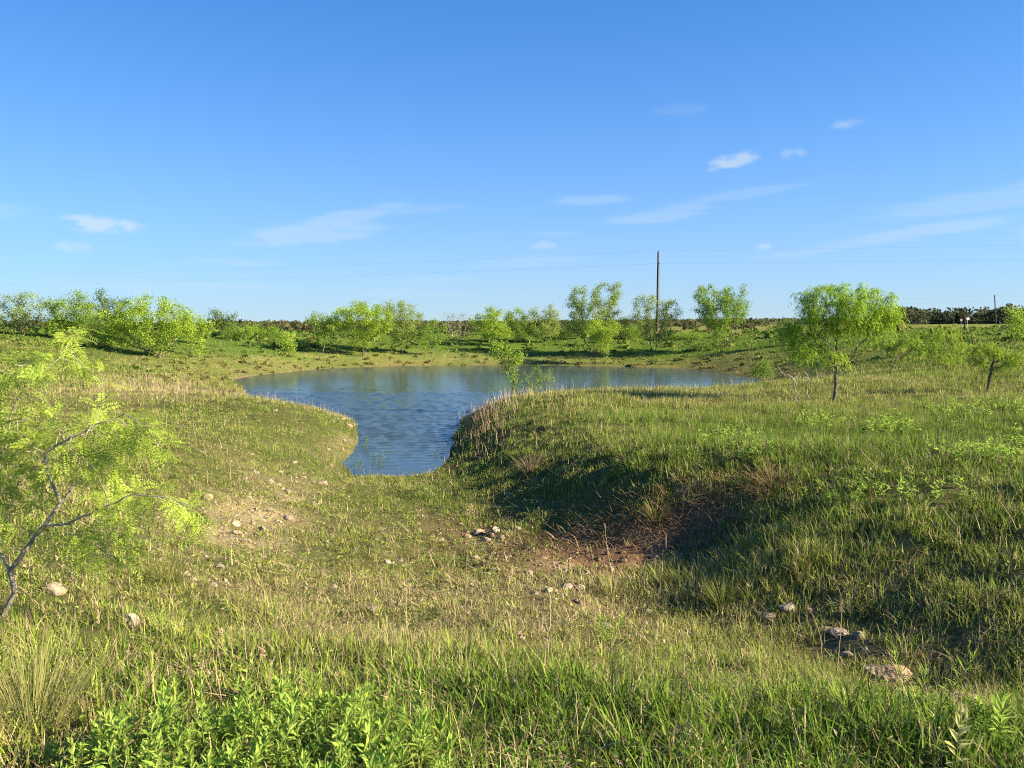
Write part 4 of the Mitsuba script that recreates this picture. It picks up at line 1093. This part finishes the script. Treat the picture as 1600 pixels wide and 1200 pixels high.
for k, (dz, lab) in enumerate(((.1, 'upper faint wire running past the distant leaning pole'), (-1.3, 'lower faint wire running past the distant leaning pole'))):
    p = np.array([Q + [t * 62, t * 14, dz - 2.2 * abs(t) * (1.3 - abs(t)) + t * .6] for t in np.linspace(-1, 1, 21)])
    key = free('power_wire')
    put(key, limbs(p, np.arange(len(p)) - 1, np.full(len(p), .010), 4), 'cable', True)
    tag(key, lab, 'wire')

tag('wire_fence', 'wire fence with thin steel posts crossing the far right meadow', 'fence')
C = at(1507, 517, 60.0)
spots_f = [C[:2], C[:2] + [3.6, -1.5], C[:2] + [7.2, -3.0], C[:2] + [10.8, -4.5], C[:2] + [-1.2, 17], C[:2] + [-.2, 34], C[:2] + [2.2, 52], C[:2] + [5, 70]]
tops = []
for i, (x, y) in enumerate(spots_f):
    z = float(height(x, y))
    hh = 1.75 if i == 0 else 1.35
    put(free('wire_fence__post'), post_mesh(x, y, z - .2, z + hh, .05 if i == 0 else .032, .045 if i == 0 else .03, sides=6), 'steel', True)
    tops.append(np.array([x, y, z]))
for strand in (.35, .65, .95, 1.22):
    for run in ((0, 1, 2, 3), (0, 4, 5, 6, 7)):
        p = np.array([tops[i] + [0, -.05, strand] for i in run])
        put(free('wire_fence__wire'), limbs(p, np.arange(len(p)) - 1, np.full(len(p), .006), 4), 'cable')
for i, (px, py, w, dist, lab, mat) in enumerate([(1512.5, 498, .42, 118, 'small white roadside sign beyond the fence, blank side showing', 'white_paint'), (1502, 500, .45, 135, 'small pale rounded marker left of the white sign', 'bark_dead')]):
    p = at(px, py, dist)
    z = float(height(p[0], p[1]))
    key = free('roadside_sign')
    tag(key, lab, 'sign')
    b = box(p[0], p[1], p[2], w, .02, w * .85)
    put(key + '__board', b, mat)
    put(key + '__post', post_mesh(p[0], p[1] + .05, z - .2, p[2] + .1, .035, .035, sides=6), mat, True)

# ------------------------------------------------------------------ far scrub, woods and hills
def crowns(c, r, per, rng, ca, cb, size=.75, flat=.75):
    n = len(c)
    q = unit(rng.normal(size=(n, per, 3))) * rng.uniform(.45, 1, (n, per, 1))
    q[..., 2] = np.abs(q[..., 2]) * 1.2 - .25
    p = (c[:, None] + q * r[:, None, None] * [1, 1, flat]).reshape(-1, 3)
    L = np.repeat(r, per) * size * rng.uniform(.5, 1.3, n * per)
    d = unit(rng.normal(size=(n * per, 3)))
    s = unit(np.cross(d, rng.normal(size=(n * per, 3)))) * (L * .42)[:, None]
    d = d * (L * .5)[:, None]
    v = np.stack([p - d, p - s, p + d, p + s], 1).reshape(-1, 3)
    f = (np.array([[0, 1, 2], [0, 2, 3]])[None] + (np.arange(n * per) * 4)[:, None, None]).reshape(-1, 3)
    t = np.repeat(rng.uniform(size=(n, 1)), per, 0)
    return v, f, np.repeat((np.array(ca) * (1 - t) + np.array(cb) * t) * rng.uniform(.8, 1.2, (n * per, 1)), 4, 0)


rng = np.random.default_rng(66)
n = 1500
x, y, d = spots(rng, n, 84, 420, .8, .75)
ok = (fb(x, y, .03, 2, 91) > .47) & (np.arctan2(x, y) < .33)
x, y, d = x[ok], y[ok], d[ok]
rr = rng.uniform(.7, 1.9, len(x)) * (.6 + d / 260)
c = np.column_stack([x, y, height(x, y, False) + rr * .35])
v, f, c = crowns(c, rr, 40, rng, (.06, .085, .03), (.16, .14, .075), .42)
put('scrub', (v, f), 'leaf_bsdf', color=c)
tag('scrub', 'grey-green brush on the plain behind the far bank', 'scrub', kind='stuff')
# rough tussocks and brush of the banks round the pond
n = 8500
x, y, d = spots(rng, n, 30, 95, .6, .72)
sd = grid_lookup(SD, np.clip(x, X0, X1), np.clip(y, Y0, Y1))
ok = (sd > .15) & (fb(x, y, .16, 3, 97) > .42 - .3 * sstep(7, 3, sd)) & ((x < -9) | (y > 46) | (x > 19))
x, y, d, sd = x[ok], y[ok], d[ok], sd[ok]
rr = rng.uniform(.07, .22, len(x)) * (.7 + d / 90) + (sd > 6) * (rng.uniform(size=len(x)) < .10) * (d > 62) * rng.uniform(.2, .7, len(x))
tan_ = np.clip(1.1 - sd / 6, .12, .9)
z = height(x, y)
groups_ = []
for lo, ca, cb in ((True, (.15, .125, .055), (.26, .23, .09)), (False, (.10, .17, .035), (.20, .27, .06))):
    m = (rng.uniform(size=len(x)) < tan_) == lo
    groups_.append(crowns(np.column_stack([x, y, z + rr * .15])[m], rr[m], 11, rng, ca, cb, .8, .75))
v, f, c = join(groups_)
put('bank_brush', (v, f), 'leaf_bsdf', color=c)
tag('bank_brush', 'rough green and brown tussocks covering the banks round the pond', 'brush', kind='stuff')
parts = []
az = rng.uniform(.455, .80, 260)
dd = rng.uniform(262, 330, 260)
rr = rng.uniform(1.7, 3.6, 260) * (.75 + .5 * fb(az * 30, az * 0, 1, 2, 3))
x, y = np.sin(az) * dd, np.cos(az) * dd
top = np.clip(.035 + .02 * fb(az * 40, az * 0, 1, 2, 3), .02, .05)
for lift in (.1, 1.0):
    parts.append(crowns(np.column_stack([x, y, height(x, y, False) + rr * lift]), rr, 90, rng, (.05, .065, .036), (.10, .115, .065), .30))
az = rng.uniform(-.85, .85, 3600)
dd = 700 * (3300 / 700) ** rng.uniform(size=3600)
rr = rng.uniform(3, 5.5, 3600)
x, y = np.sin(az) * dd, np.cos(az) * dd
ok = fb(x, y, .004, 2, 95) > .42
parts.append(crowns(np.column_stack([x, y, height(x, y, False) + rr * .3])[ok], rr[ok] * (1 + dd[ok] / 4000), 12, rng, (.08, .10, .06), (.14, .15, .09), .7, .6))
v, f, c = join(parts)
put('distant_woods', (v, f), 'leaf_bsdf', color=c)
tag('distant_woods', 'dark woods on the right skyline and thin woodland on the far hills', 'woods', kind='stuff')
print('triangles in all', sum(len(meshkit.WRITTEN[d['filename']][1]) for d in scene.values() if d.get('type') == 'ply'))
